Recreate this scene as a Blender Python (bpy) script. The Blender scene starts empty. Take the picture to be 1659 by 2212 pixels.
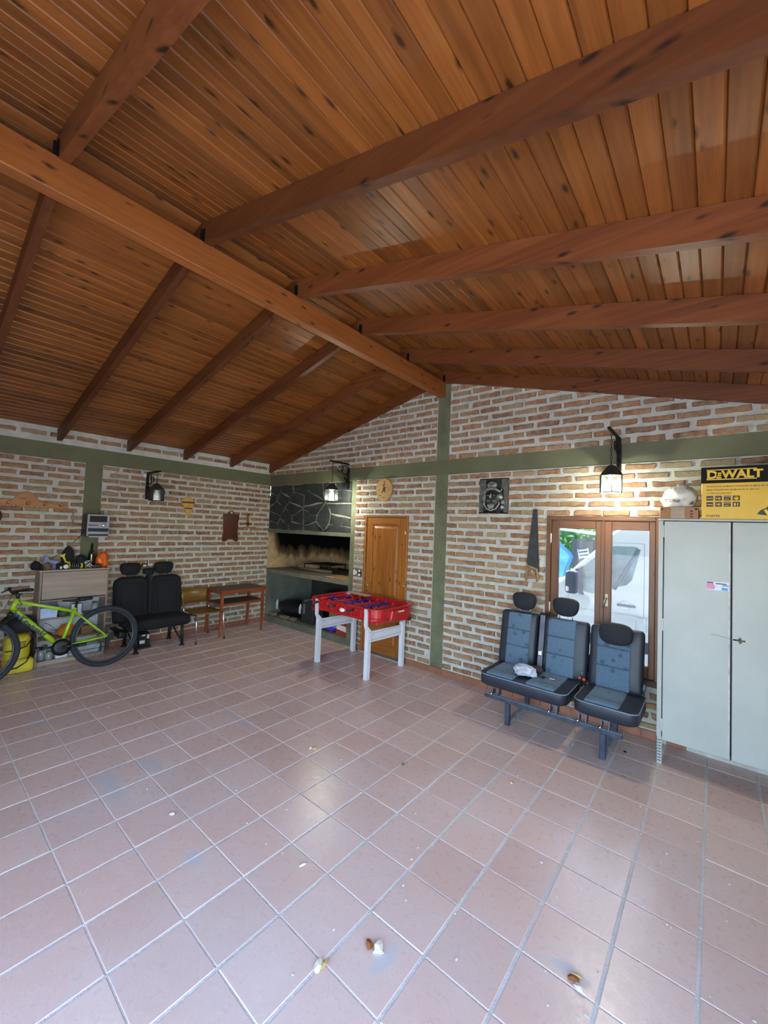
import bpy, math, random
from mathutils import Vector, Matrix, noise
random.seed(7)
SC = bpy.context.scene
COL = SC.collection
PI = math.pi

# ------------------------------------------------------------------ camera
F_PX, CAM = 865.84, Vector((6.4854, -4.4286, 1.8095))
def cam_axes(yaw, pitch, roll):
    cy, sy, cp, sp, cr, sr = math.cos(yaw), math.sin(yaw), math.cos(pitch), math.sin(pitch), math.cos(roll), math.sin(roll)
    f = Vector((-sy*cp, cy*cp, sp)); r0 = Vector((cy, sy, 0)); u = r0.cross(f)
    return cr*r0 + sr*u, -sr*r0 + cr*u, f
RT, UP, FW = cam_axes(.6927, .039, .0391)
cam = bpy.data.cameras.new('camera'); cam_o = bpy.data.objects.new('camera', cam); COL.objects.link(cam_o)
m = Matrix((RT, UP, -FW)).transposed().to_4x4(); m.translation = CAM
cam_o.matrix_world = m
cam.sensor_fit = 'HORIZONTAL'; cam.sensor_width = 36; cam.lens = 36*F_PX/1659; cam.clip_start = .02; cam.clip_end = 300
SC.camera = cam_o
def proj(p):
    q = Vector(p) - CAM; z = q.dot(FW)
    if z < .05: return None
    return 829.5 + F_PX*q.dot(RT)/z, 1106 - F_PX*q.dot(UP)/z, z

# ------------------------------------------------------------------ world, sun, exposure
w = bpy.data.worlds.new('sky'); SC.world = w; w.use_nodes = True
nt = w.node_tree; bg = nt.nodes['Background']
sky = nt.nodes.new('ShaderNodeTexSky'); sky.sky_type = 'NISHITA'; sky.sun_disc = False
sky.sun_elevation = math.radians(52); sky.sun_rotation = math.radians(20); sky.air_density = 1.0; sky.dust_density = 2.0
nt.links.new(sky.outputs[0], bg.inputs[0]); bg.inputs[1].default_value = SKY_STRENGTH = .85
sl = bpy.data.lights.new('sun', 'SUN'); sl.energy = 6.0; sl.angle = math.radians(1); sl.color = (1, .97, .92)
so = bpy.data.objects.new('sun', sl); COL.objects.link(so)
so.rotation_euler = Vector((.70, -.36, -.62)).to_track_quat('-Z', 'Y').to_euler(); so.location = (0, 0, 20)
SC.view_settings.view_transform = 'Standard'; SC.view_settings.look = 'None'
SC.view_settings.gamma = 1; SC.view_settings.use_curve_mapping = False
SC.view_settings.exposure = 1.82
GATE0, GATE1 = 4.0, 7.3                    # the open gateway behind the camera
LAMP_W = 9.0
SC.cycles.max_bounces = 8; SC.cycles.diffuse_bounces = 5; SC.cycles.transparent_max_bounces = 12
SC.cycles.sample_clamp_indirect = 6; SC.cycles.use_denoising = True

# ------------------------------------------------------------------ materials
def lin(c):
    return tuple(((v/255)/12.92 if v/255 <= .04045 else ((v/255+.055)/1.055)**2.4) for v in c[:3]) + (1,)
MATS = {}
class NG:
    def __init__(s, name):
        s.m = bpy.data.materials.new(name); s.m.use_nodes = True; s.t = s.m.node_tree; s.b = s.t.nodes['Principled BSDF']; s.out = s.t.nodes['Material Output']
    def n(s, typ, **kw):
        d = s.t.nodes.new('ShaderNode'+typ)
        for k, v in kw.items():
            if k in d.inputs: d.inputs[k].default_value = v
            else: setattr(d, k, v)
        return d
    def l(s, a, b): s.t.links.new(a, b)
    def coords(s, rnd=True, kind='Object'):
        tc = s.n('TexCoord'); o = tc.outputs[kind]
        if rnd:
            oi = s.n('ObjectInfo'); mm = s.n('VectorMath', operation='MULTIPLY_ADD')
            cb = s.n('CombineXYZ'); s.l(oi.outputs['Random'], cb.inputs[0]); s.l(oi.outputs['Random'], cb.inputs[1])
            s.l(cb.outputs[0], mm.inputs[0]); mm.inputs[1].default_value = (37, 53, 0); s.l(o, mm.inputs[2]); o = mm.outputs[0]
        return o
    def scale(s, v, sc):
        mp = s.n('Mapping'); mp.inputs['Scale'].default_value = sc; s.l(v, mp.inputs['Vector']); return mp.outputs[0]
    def noise(s, v, scale, detail=4, rough=.6):
        q = s.n('TexNoise'); q.inputs['Scale'].default_value = scale; q.inputs['Detail'].default_value = detail; q.inputs['Roughness'].default_value = rough
        s.l(v, q.inputs['Vector']); return q.outputs['Fac']
    def ramp(s, f, stops, interp='LINEAR'):
        r = s.n('ValToRGB'); e = r.color_ramp; e.interpolation = interp
        while len(e.elements) < len(stops): e.elements.new(.5)
        for el, (p, c) in zip(e.elements, stops):
            el.position = p; el.color = lin(c) if not isinstance(c, (int, float)) else (c, c, c, 1)
        s.l(f, r.inputs[0]); return r.outputs[0]
    def mix(s, f, a, b, mode='MIX'):
        d = s.n('Mix', data_type='RGBA', blend_type=mode)
        for sock, v in ((d.inputs[0], f), (d.inputs[6], a), (d.inputs[7], b)):
            if isinstance(v, (int, float)): sock.default_value = v
            elif isinstance(v, tuple): sock.default_value = v if len(v) == 4 else lin(v)
            else: s.l(v, sock)
        return d.outputs[2]
    def math(s, op, a, b=0.):
        d = s.n('Math', operation=op)
        for sock, v in ((d.inputs[0], a), (d.inputs[1], b)):
            if isinstance(v, (int, float)): sock.default_value = v
            else: s.l(v, sock)
        return d.outputs[0]
    def bump(s, h, strength=.3, dist=.01):
        b = s.n('Bump'); b.inputs['Strength'].default_value = strength; b.inputs['Distance'].default_value = dist
        s.l(h, b.inputs['Height']); s.l(b.outputs[0], s.b.inputs['Normal'])
    def color(s, c): s.l(c, s.b.inputs['Base Color'])
    def set(s, **kw):
        for k, v in kw.items(): s.b.inputs[k.replace('_', ' ')].default_value = v
        return s

def simple(name, c, rough=.5, metal=0., var=.12, vs=6., bump=0., bs=80., coat=0., spec=.5):
    if name in MATS: return MATS[name]
    g = NG(name); v = g.coords(); f = g.noise(v, vs)
    a = tuple(max(0, x*(1-var)) for x in c); b = tuple(min(255, x*(1+var)) for x in c)
    g.color(g.ramp(f, [(.3, a), (.7, b)])); g.set(Roughness=rough, Metallic=metal); g.b.inputs['Specular IOR Level'].default_value = spec
    if coat: g.b.inputs['Coat Weight'].default_value = coat
    if bump: g.bump(g.noise(v, bs), bump, .004)
    MATS[name] = g.m; return g.m

def wood(name, dark, mid, light, axis='y', rough=.4, knots=.9, gs=1., spec=.4, rndtone=True):
    if name in MATS: return MATS[name]
    g = NG(name); v = g.coords()
    sc = {'x': (1.2, 26, 26), 'y': (26, 1.2, 26), 'z': (26, 26, 1.2)}[axis]
    f = g.noise(g.scale(v, tuple(q*gs for q in sc)), 1.5, 6, .62)
    f2 = g.noise(g.scale(v, tuple(q*.25 for q in sc)), 1.2, 3)
    f = g.math('ADD', g.math('MULTIPLY', f, .62), g.math('MULTIPLY', f2, .38))
    c = g.ramp(f, [(.28, dark), (.5, mid), (.74, light)])
    if rndtone:
        oi = g.n('ObjectInfo'); tone = g.ramp(oi.outputs['Random'], [(0, .72), (.5, 1.), (1, 1.22)])
        c = g.mix(1., c, tone, 'MULTIPLY')
    if knots:
        sx = g.n('SeparateXYZ'); g.l(v, sx.inputs[0]); o = sx.outputs; i = 'xyz'.index(axis); a, b = [q for q in range(3) if q != i]
        cb = g.n('CombineXYZ'); g.l(g.math('MULTIPLY', g.math('ADD', o[a], o[b]), 9.5), cb.inputs[0]); g.l(g.math('MULTIPLY', o[i], 3.6), cb.inputs[1])
        d = g.n('TexVoronoi', voronoi_dimensions='2D'); g.l(cb.outputs[0], d.inputs['Vector']); d.inputs['Scale'].default_value = 1.
        wob = g.noise(v, 34., 2)
        dd = g.math('ADD', d.outputs['Distance'], g.math('MULTIPLY', g.math('SUBTRACT', wob, .5), .10))
        sel = g.n('SeparateColor'); g.l(d.outputs['Color'], sel.inputs[0]); dd = g.math('ADD', dd, g.ramp(sel.outputs[0], [(.35, 0.), (.6, .2)]))
        k = g.ramp(dd, [(.05, knots), (.085, knots*.6), (.16, 0.)])
        c = g.mix(k, c, tuple(q*.30 for q in dark))
    g.color(c); g.set(Roughness=rough); g.b.inputs['Specular IOR Level'].default_value = spec
    g.bump(f, .12, .003)
    MATS[name] = g.m; return g.m

def brick_mat(name, island):
    g = NG(name); v = g.coords(not island)
    if island: r = g.n('NewGeometry').outputs['Random Per Island']
    else: r = g.n('ObjectInfo').outputs['Random']
    c = g.ramp(r, [(0, (104, 70, 58)), (.22, (130, 89, 66)), (.45, (146, 104, 76)), (.62, (124, 92, 70)), (.75, (150, 124, 94)), (.88, (136, 124, 98)), (1, (110, 88, 74))])
    tc = g.coords(False)
    f = g.noise(v, 14., 5, .7)
    c = g.mix(g.ramp(f, [(.35, 0.), (.75, .75)]), c, (176, 150, 118))
    f2 = g.noise(v, 32., 4, .7)
    c = g.mix(g.ramp(f2, [(.5, 0.), (.8, .6)]), c, (84, 62, 54))
    f3 = g.noise(v, 9., 5, .75)
    c = g.mix(g.ramp(f3, [(.58, 0.), (.78, .55)]), c, (190, 184, 172))
    g.color(c); g.set(Roughness=.9); g.b.inputs['Specular IOR Level'].default_value = .2
    g.bump(g.math('ADD', f, f2), .5, .006); return g.m

def tile_mat(name, island):
    g = NG(name); v = g.coords(not island); wv = g.n('NewGeometry')
    r = wv.outputs['Random Per Island'] if island else g.n('ObjectInfo').outputs['Random']
    c = g.ramp(r, [(0, (202, 162, 145)), (.5, (211, 171, 154)), (1, (218, 180, 163))])
    f = g.noise(v, 26., 5, .6)
    c = g.mix(g.ramp(f, [(.35, 0.), (.75, .3)]), c, (196, 150, 132))
    P = wv.outputs['Position']
    # grey cement dust trodden into the floor: broad film and a few smears of its own shape
    d = g.noise(P, 1.1, 5, .65); film = g.ramp(d, [(.38, .14), (.72, .5)])
    c = g.mix(film, c, (210, 202, 198))
    dn = g.noise(P, 7., 5, .7)
    tot = None
    for (sx, sy, rx, ry) in ((3.37, -3.43, .30, .09), (3.30, -3.14, .16, .08), (1.93, -3.58, .16, .07), (2.05, -3.30, .1, .05), (5.42, -3.03, .05, .16), (3.75, -3.16, .04, .05), (3.1, -2.35, .35, .05), (4.35, -3.32, .1, .05), (6.0, -2.55, .12, .05)):
        su = g.n('VectorMath', operation='SUBTRACT'); g.l(P, su.inputs[0]); su.inputs[1].default_value = (sx, sy, 0)
        ml = g.n('VectorMath', operation='MULTIPLY'); g.l(su.outputs[0], ml.inputs[0]); ml.inputs[1].default_value = (1/rx, 1/ry, 0)
        ln = g.n('VectorMath', operation='LENGTH'); g.l(ml.outputs[0], ln.inputs[0])
        q = g.math('SUBTRACT', 1.25, ln.outputs['Value']); tot = q if tot is None else g.math('MAXIMUM', tot, q)
    st = g.ramp(g.math('ADD', tot, g.math('MULTIPLY', g.math('SUBTRACT', dn, .5), 2.4)), [(.35, 0.), (.9, .62)])
    c = g.mix(st, c, (182, 182, 184))
    g.color(c)
    rr = g.math('ADD', g.math('MULTIPLY', f, .18), .20); rr = g.math('ADD', rr, g.math('MULTIPLY', st, .3)); g.l(rr, g.b.inputs['Roughness'])
    g.b.inputs['Specular IOR Level'].default_value = .5
    h = g.noise(v, 16., 5, .6); g.bump(h, .22, .006); return g.m

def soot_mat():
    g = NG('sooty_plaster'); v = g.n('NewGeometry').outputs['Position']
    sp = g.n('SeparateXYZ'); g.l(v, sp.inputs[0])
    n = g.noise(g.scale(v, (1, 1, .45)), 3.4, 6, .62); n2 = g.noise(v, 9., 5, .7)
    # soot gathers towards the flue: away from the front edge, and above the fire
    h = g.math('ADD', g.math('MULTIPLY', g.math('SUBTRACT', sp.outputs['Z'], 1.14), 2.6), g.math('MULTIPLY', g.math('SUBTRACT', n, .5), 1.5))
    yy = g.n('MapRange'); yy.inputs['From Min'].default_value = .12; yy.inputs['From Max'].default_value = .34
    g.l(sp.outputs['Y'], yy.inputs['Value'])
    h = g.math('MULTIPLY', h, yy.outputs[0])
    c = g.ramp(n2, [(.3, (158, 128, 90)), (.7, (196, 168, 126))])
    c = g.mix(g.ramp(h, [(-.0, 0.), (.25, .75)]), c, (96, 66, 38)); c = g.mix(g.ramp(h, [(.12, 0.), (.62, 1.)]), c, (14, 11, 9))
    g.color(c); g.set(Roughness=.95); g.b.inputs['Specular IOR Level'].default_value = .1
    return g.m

def slate_mat():
    g = NG('slate'); v = g.coords(); n = g.noise(v, 5., 6, .7)
    c = g.ramp(n, [(.3, (26, 30, 30)), (.6, (48, 53, 51)), (.8, (84, 88, 82))])
    s = g.noise(g.scale(v, (3, 3, 14)), 2.5, 6, .75); c = g.mix(g.ramp(s, [(.6, 0.), (.74, .6)]), c, (150, 150, 140))
    g.color(c); g.set(Roughness=.6); g.bump(g.noise(v, 18., 6, .7), .6, .01); return g.m

def mortar_mat(name, c1, c2):
    g = NG(name); v = g.coords(); n = g.noise(v, 7., 6, .7)
    c = g.ramp(n, [(.3, c1), (.7, c2)]); g.color(c); g.set(Roughness=.95); g.b.inputs['Specular IOR Level'].default_value = .15
    g.bump(g.noise(v, 45., 6, .75), .8, .012); return g.m

def glass_mat(name, tint=(.95, .98, .97), rough=.02, refl=.5, opac=0.):
    g = NG(name); t = g.n('BsdfTransparent'); t.inputs[0].default_value = tint+(1,)
    gl = g.n('BsdfGlossy'); gl.inputs['Roughness'].default_value = rough
    fr = g.n('Fresnel'); fr.inputs['IOR'].default_value = 1.45
    mx = g.n('MixShader'); g.l(g.math('MULTIPLY', fr.outputs[0], refl*2), mx.inputs[0]); g.l(t.outputs[0], mx.inputs[1]); g.l(gl.outputs[0], mx.inputs[2])
    o = mx.outputs[0]
    if opac:
        df = g.n('BsdfDiffuse'); df.inputs[0].default_value = (.8, .85, .85, 1)
        m2 = g.n('MixShader'); m2.inputs[0].default_value = opac; g.l(o, m2.inputs[1]); g.l(df.outputs[0], m2.inputs[2]); o = m2.outputs[0]
    g.l(o, g.out.inputs['Surface']); return g.m

def emit(name, c, s):
    g = NG(name); g.b.inputs['Base Color'].default_value = lin(c); g.b.inputs['Emission Color'].default_value = lin(c); g.b.inputs['Emission Strength'].default_value = s; return g.m

def fabric_print(name, base, mark):
    g = NG(name); v = g.coords(); n = g.noise(v, 160., 2)
    c = g.ramp(n, [(.3, tuple(x*.88 for x in base)), (.7, tuple(min(255, x*1.12) for x in base))])
    d = g.n('TexVoronoi'); d.inputs['Scale'].default_value = 11.; g.l(v, d.inputs['Vector'])
    wv = g.n('TexWave'); wv.inputs['Scale'].default_value = 34.; wv.inputs['Distortion'].default_value = 9.; wv.inputs['Detail'].default_value = 2.; g.l(v, wv.inputs['Vector'])
    k = g.math('MULTIPLY', g.ramp(d.outputs['Distance'], [(.2, 1.), (.26, 0.)]), g.ramp(wv.outputs['Fac'], [(.45, 0.), (.6, .8)]))
    c = g.mix(k, c, mark); g.color(c); g.set(Roughness=.95); g.b.inputs['Specular IOR Level'].default_value = .2; g.b.inputs['Sheen Weight'].default_value = .15
    g.bump(n, .2, .002); return g.m

# ------------------------------------------------------------------ mesh builder
class MB:
    def __init__(s): s.v = []; s.f = []; s.sm = []
    def add(s, vs, fs, smooth=False):
        o = len(s.v); s.v += [tuple(p) for p in vs]; s.f += [tuple(i+o for i in f) for f in fs]; s.sm += [smooth]*len(fs); return s
    def box(s, x0, x1, y0, y1, z0, z1, c=0., M=None):
        if x0 > x1: x0, x1 = x1, x0
        if y0 > y1: y0, y1 = y1, y0
        if z0 > z1: z0, z1 = z1, z0
        c = min(c, (x1-x0)*.45, (y1-y0)*.45, (z1-z0)*.45)
        if c <= 0:
            vs = [(x, y, z) for x in (x0, x1) for y in (y0, y1) for z in (z0, z1)]
            fs = [(0, 1, 3, 2), (4, 6, 7, 5), (0, 4, 5, 1), (2, 3, 7, 6), (0, 2, 6, 4), (1, 5, 7, 3)]
        else:
            ce = ((x0+x1)/2, (y0+y1)/2, (z0+z1)/2); h = ((x1-x0)/2, (y1-y0)/2, (z1-z0)/2); vs = []; ix = {}
            for sx in (-1, 1):
                for sy in (-1, 1):
                    for sz in (-1, 1):
                        sg = (sx, sy, sz)
                        for ax in range(3):
                            p = [ce[k]+sg[k]*(h[k] if k == ax else h[k]-c) for k in range(3)]
                            ix[(sx, sy, sz, ax)] = len(vs); vs.append(tuple(p))
            fs = []
            for ax in range(3):
                a, b = [k for k in range(3) if k != ax]
                for sg in (-1, 1):
                    q = []
                    for (u, w2) in ((-1, -1), (1, -1), (1, 1), (-1, 1)):
                        t = [0, 0, 0]; t[ax] = sg; t[a] = u; t[b] = w2; q.append(ix[(t[0], t[1], t[2], ax)])
                    fs.append(tuple(q))
                for u in (-1, 1):
                    for w2 in (-1, 1):
                        t0 = [0, 0, 0]; t0[a] = u; t0[b] = w2; t1 = list(t0); t0[ax] = -1; t1[ax] = 1
                        fs.append((ix[(*t0, a)], ix[(*t1, a)], ix[(*t1, b)], ix[(*t0, b)]))
            for sx in (-1, 1):
                for sy in (-1, 1):
                    for sz in (-1, 1): fs.append(tuple(ix[(sx, sy, sz, a)] for a in range(3)))
        if M is not None: vs = [M @ Vector(p) for p in vs]
        return s.add(vs, fs)
    def cushion(s, x0, x1, y0, y1, z0, z1, r, puff=(0, 0, 0), M=None, n=5):
        ce = ((x0+x1)/2, (y0+y1)/2, (z0+z1)/2); h = ((x1-x0)/2, (y1-y0)/2, (z1-z0)/2)
        r = min(r, *h)
        def co(k):
            q = [-h[k], -h[k]+r*.12, -h[k]+r*.4, -h[k]+r]
            mid = [-(h[k]-r)+2*(h[k]-r)*i/n for i in range(1, n)] if h[k]-r > 1e-6 else []
            q = q + mid + [-x for x in reversed(q)]
            o = []
            for x in q:
                if not o or x > o[-1]+1e-6: o.append(x)
            return o
        key = {}; vs = []; fs = []
        def vid(p):
            inn = [max(-(h[k]-r), min(h[k]-r, p[k])) for k in range(3)]
            d = Vector([p[k]-inn[k] for k in range(3)])
            if d.length > 1e-9: d = d.normalized()*r
            q = [inn[k]+d[k] for k in range(3)]
            for k in range(3):
                if puff[k]:
                    a, b = [j for j in range(3) if j != k]
                    q[k] += math.copysign(1, p[k])*puff[k]*max(0, 1-(q[a]/h[a])**2)*max(0, 1-(q[b]/h[b])**2)*(abs(q[k])/h[k])
            t = tuple(round(v, 5) for v in q)
            if t not in key: key[t] = len(vs); vs.append(tuple(q[k]+ce[k] for k in range(3)))
            return key[t]
        for ax in range(3):
            a, b = [k for k in range(3) if k != ax]; A, B = co(a), co(b)
            for sg in (-1, 1):
                for i in range(len(A)-1):
                    for j in range(len(B)-1):
                        ids = []
                        for (u, w2) in ((A[i], B[j]), (A[i+1], B[j]), (A[i+1], B[j+1]), (A[i], B[j+1])):
                            p = [0, 0, 0]; p[ax] = sg*h[ax]; p[a] = u; p[b] = w2; ids.append(vid(p))
                        flip = (sg > 0) == (ax == 1)
                        ids = ids[::-1] if flip else ids
                        ids2 = []
                        for q in ids:
                            if q not in ids2: ids2.append(q)
                        if len(ids2) > 2: fs.append(tuple(ids2))
        if M is not None: vs = [M @ Vector(p) for p in vs]
        return s.add(vs, fs, True)
    def prism(s, poly, a, b, axis='x', c=0., M=None, smooth=False):
        # poly: 2-D outline (the two other axes in x,y,z order), extruded along axis from a to b; c: chamfer on the b side and a side
        n = len(poly)
        def P(u, v2, t): return {'x': (t, u, v2), 'y': (u, t, v2), 'z': (u, v2, t)}[axis]
        rings = []
        if c:
            cx = sum(p[0] for p in poly)/n; cy = sum(p[1] for p in poly)/n
            ins = inset(poly, c); sg = 1 if b > a else -1
            rings = [(ins, a), (poly, a+sg*c), (poly, b-sg*c), (ins, b)]
        else: rings = [(poly, a), (poly, b)]
        vs = [P(u, v2, t) for pl, t in rings for u, v2 in pl]; fs = []
        for k in range(len(rings)-1):
            for i in range(n): j = (i+1) % n; fs.append((k*n+i, k*n+j, (k+1)*n+j, (k+1)*n+i))
        fs.append(tuple(range(n-1, -1, -1))); fs.append(tuple(range((len(rings)-1)*n, len(rings)*n)))
        if M is not None: vs = [M @ Vector(p) for p in vs]
        return s.add(vs, fs, smooth)
    def tube(s, pts, r, n=8, closed=False, cap=True, smooth=True, sq=False):
        pts = [Vector(p) for p in pts]; N = len(pts); rs = r if isinstance(r, (list, tuple)) else [r]*N
        vs = []; fs = []; prev = None
        for i, p in enumerate(pts):
            if closed: t = pts[(i+1) % N]-pts[i-1]
            else: t = pts[min(i+1, N-1)]-pts[max(i-1, 0)]
            t.normalize()
            if prev is None:
                u = t.cross(Vector((0, 0, 1)))
                if u.length < .1: u = t.cross(Vector((1, 0, 0)))
            else: u = prev-t*prev.dot(t)
            u.normalize(); prev = u; w2 = t.cross(u)
            for k in range(n):
                a = 2*PI*(k+.5)/n; vs.append(p+(u*math.cos(a)+w2*math.sin(a))*rs[i])
        for i in range(N if closed else N-1):
            j = (i+1) % N
            for k in range(n): q = (k+1) % n; fs.append((i*n+k, i*n+q, j*n+q, j*n+k))
        if cap and not closed: fs.append(tuple(range(n-1, -1, -1))); fs.append(tuple((N-1)*n+k for k in range(n)))
        return s.add(vs, fs, smooth)
    def lathe(s, prof, center, axis=(0, 0, 1), n=16, smooth=True, a0=0.):
        ax = Vector(axis).normalized(); u = ax.orthogonal().normalized(); w2 = ax.cross(u); c = Vector(center); vs = []; fs = []; N = len(prof)
        for r, h in prof:
            for k in range(n): a = 2*PI*k/n+a0; vs.append(c+ax*h+(u*math.cos(a)+w2*math.sin(a))*r)
        for i in range(N-1):
            for k in range(n): q = (k+1) % n; fs.append((i*n+k, i*n+q, (i+1)*n+q, (i+1)*n+k))
        fs.append(tuple(range(n-1, -1, -1))); fs.append(tuple((N-1)*n+k for k in range(n)))
        return s.add(vs, fs, smooth)
    def egg(s, c, rad, e=.7, taper=0., M=None, nu=28, nv=16):
        f = lambda t: math.copysign(abs(t)**e, t); vs = []; fs = []
        for j in range(nv+1):
            b = -PI/2+PI*j/nv
            for i in range(nu):
                a = 2*PI*i/nu; z = f(math.sin(b)); k = 1+taper*z
                vs.append((c[0]+rad[0]*f(math.cos(b))*f(math.cos(a))*k, c[1]+rad[1]*f(math.cos(b))*f(math.sin(a)), c[2]+rad[2]*z))
        for j in range(nv):
            for i in range(nu): q = (i+1) % nu; fs.append((j*nu+i, j*nu+q, (j+1)*nu+q, (j+1)*nu+i))
        if M is not None: vs = [M @ Vector(p) for p in vs]
        return s.add(vs, fs, True)
    def torus(s, center, axis, R, r, n=48, k=10, ry=None):
        ax = Vector(axis).normalized(); u = ax.orthogonal().normalized(); w2 = ax.cross(u); c = Vector(center); ry = ry or r; vs = []; fs = []
        for i in range(n):
            a = 2*PI*i/n; d = u*math.cos(a)+w2*math.sin(a)
            for j in range(k): b = 2*PI*j/k; vs.append(c+d*(R+r*math.cos(b))+ax*(ry*math.sin(b)))
        for i in range(n):
            for j in range(k): i2, j2 = (i+1) % n, (j+1) % k; fs.append((i*k+j, i2*k+j, i2*k+j2, i*k+j2))
        return s.add(vs, fs, True)
    def blob(s, c, rad, seed=0, amp=.25, freq=3., nu=20, nv=12, zmin=None, fold=0.):
        vs = []; fs = []; off = Vector((seed*3.7, seed*1.3, seed*7.1)); c = Vector(c)
        for j in range(nv+1):
            th = PI*j/nv
            for i in range(nu):
                ph = 2*PI*i/nu; d = Vector((math.sin(th)*math.cos(ph), math.sin(th)*math.sin(ph), math.cos(th)))
                k = 1+amp*noise.noise(d*freq*.6+off)+amp*.6*noise.noise(d*freq*1.5+off)
                if fold: k += fold*abs(math.sin(5*noise.noise(d*freq+off)*3))
                p = c+Vector((d.x*rad[0]*k, d.y*rad[1]*k, d.z*rad[2]*k))
                if zmin is not None and p.z < zmin: p.z = zmin
                vs.append(p)
        for j in range(nv):
            for i in range(nu): q = (i+1) % nu; fs.append((j*nu+i, (j+1)*nu+i, (j+1)*nu+q, j*nu+q))
        return s.add(vs, fs, True)
    def mesh(s, name, mat, off=(0, 0, 0)):
        me = bpy.data.meshes.new(name); o = Vector(off)
        me.from_pydata([tuple(Vector(p)-o) for p in s.v], [], s.f); me.polygons.foreach_set('use_smooth', s.sm)
        if mat: me.materials.append(mat)
        import bmesh
        b = bmesh.new(); b.from_mesh(me); bmesh.ops.remove_doubles(b, verts=b.verts, dist=1e-6); bmesh.ops.recalc_face_normals(b, faces=b.faces); b.to_mesh(me); b.free()
        return me
    def build(s, name, mat, parent=None, world=True, **props):
        off = Vector((0, 0, 0))
        if parent is not None and world:
            q = parent
            while q is not None: off = off+Vector(q.location); q = q.parent
        if parent is None and world and s.v:      # a top-level mesh: origin at the middle of its base
            xs, ys, zs = zip(*s.v); off = Vector(((min(xs)+max(xs))/2, (min(ys)+max(ys))/2, min(zs)))
        o = bpy.data.objects.new(name, s.mesh(name, mat, off)); COL.objects.link(o)
        if parent is not None: o.parent = parent
        elif world: o.location = off
        for k, v in props.items(): o[k] = v
        return o

def inset(poly, c):
    n = len(poly); A = sum(poly[i][0]*poly[(i+1) % n][1]-poly[(i+1) % n][0]*poly[i][1] for i in range(n)); sg = 1 if A > 0 else -1; out = []
    for i in range(n):
        p0, p1, p2 = (Vector(poly[(i+k) % n]).to_2d() for k in (-1, 0, 1))
        d1 = (p1-p0); d2 = (p2-p1)
        if d1.length < 1e-9 or d2.length < 1e-9: out.append(tuple(p1)); continue
        d1.normalize(); d2.normalize()
        n1 = Vector((-d1.y, d1.x))*sg; n2 = Vector((-d2.y, d2.x))*sg; b = n1+n2
        if b.length < .2: out.append(tuple(p1+n1*c)); continue
        b = b.normalized(); out.append(tuple(p1+b*(c/max(.45, b.dot(n1)))))
    return out

def empty(name, label, cat, loc=(0, 0, 0), rz=0., group=None):
    o = bpy.data.objects.new(name, None); COL.objects.link(o); o.location = loc; o.rotation_euler = (0, 0, rz); o.empty_display_size = .05
    o['label'] = label; o['category'] = cat
    if group: o['group'] = group
    return o
def solo(mb, name, mat, label, cat, group=None):
    o = mb.build(name, mat); o['label'] = label; o['category'] = cat
    if group: o['group'] = group
    return o
def struct(name, label=None, loc=(0, 0, 0)):
    o = bpy.data.objects.new(name, None); COL.objects.link(o); o.location = loc; o['kind'] = 'structure'
    if label: o['label'] = label
    return o
def text(name, body, size, mat, parent, loc, rot, ext=.0006, bold=0., sx=1., shear=0., align='LEFT'):
    cu = bpy.data.curves.new(name, 'FONT'); cu.body = body; cu.size = size; cu.extrude = ext; cu.offset = bold; cu.shear = shear; cu.align_x = align
    cu.resolution_u = 3; cu.materials.append(mat); o = bpy.data.objects.new(name, cu); COL.objects.link(o)
    o.parent = parent; q = parent; off = Vector((0, 0, 0))
    while q is not None: off = off+Vector(q.location); q = q.parent
    me = bpy.data.meshes.new_from_object(o); bpy.data.objects.remove(o); bpy.data.curves.remove(cu); me.name = name
    me.materials.clear(); me.materials.append(mat); o = bpy.data.objects.new(name, me); COL.objects.link(o); o.parent = parent
    o.location = Vector(loc)-off; o.rotation_euler = rot; o.scale = (sx, 1, 1); return o

# ------------------------------------------------------------------ dimensions of the room (metres; corner of left and back wall at 0,0)
XR, YF = 7.46, -5.6                        # right wall, front wall with the open gateway
SLOPE, ZE = .26, 2.90                      # roof slope, underside of the boarding at the eaves
XM = XR/2
def zceil(x): return ZE+SLOPE*(x if x < XM else XR-x)
mortar = mortar_mat('mortar', (172, 170, 160), (202, 200, 191)); plaster = mortar_mat('plaster', (150, 146, 136), (176, 172, 160))
olive = simple('olive_paint', (94, 94, 68), .65, var=.06, vs=3, bump=.15, bs=40)
olive2 = simple('olive_paint_worn', (100, 102, 78), .7, var=.12, vs=5, bump=.2, bs=30)
brickA = brick_mat('brick_single', False); brickB = brick_mat('brick_many', True)
terra = simple('terracotta_skirting', (140, 90, 68), .55, var=.1, vs=5, bump=.1)

# ------------------------------------------------------------------ floor
fl = struct('floor')
MB().box(-.05, XR+.05, YF-.4, .02, -.12, -.0025).build('grout_bed', mortar_mat('grout', (202, 196, 190), (224, 218, 212)), fl)
tmA, tmB = tile_mat('floor_tile', False), tile_mat('floor_tile_many', True)
TP = .30; TX0, TY0 = 3.7391-13*TP, -3.8088-7*TP
tile_me = [MB().box(-.1437, .1437, -.1475, .1475, -.009, 0, .003).mesh('tile', tmA) for k in range(1)]
tl = []
for i in range(0, 26):
    for j in range(0, 21):
        x, y = TX0+(i+.5)*TP, TY0+(j+.5)*TP
        x0, x1, y0, y1 = max(0, x-.15), min(XR, x+.15), max(YF-.3, y-.15), min(0, y+.15)
        if x1-x0 < .03 or y1-y0 < .03: continue
        p = proj((x, y, 0)); vis = p and -120 < p[0] < 1780 and p[1] < 2400
        if vis and y > -.35 and x > 6.3: vis = False
        tl.append((-(1/p[2]) if vis else 9, (x0+x1)/2, (y0+y1)/2, x1-x0, y1-y0))
tl.sort(); rest = MB()
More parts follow.
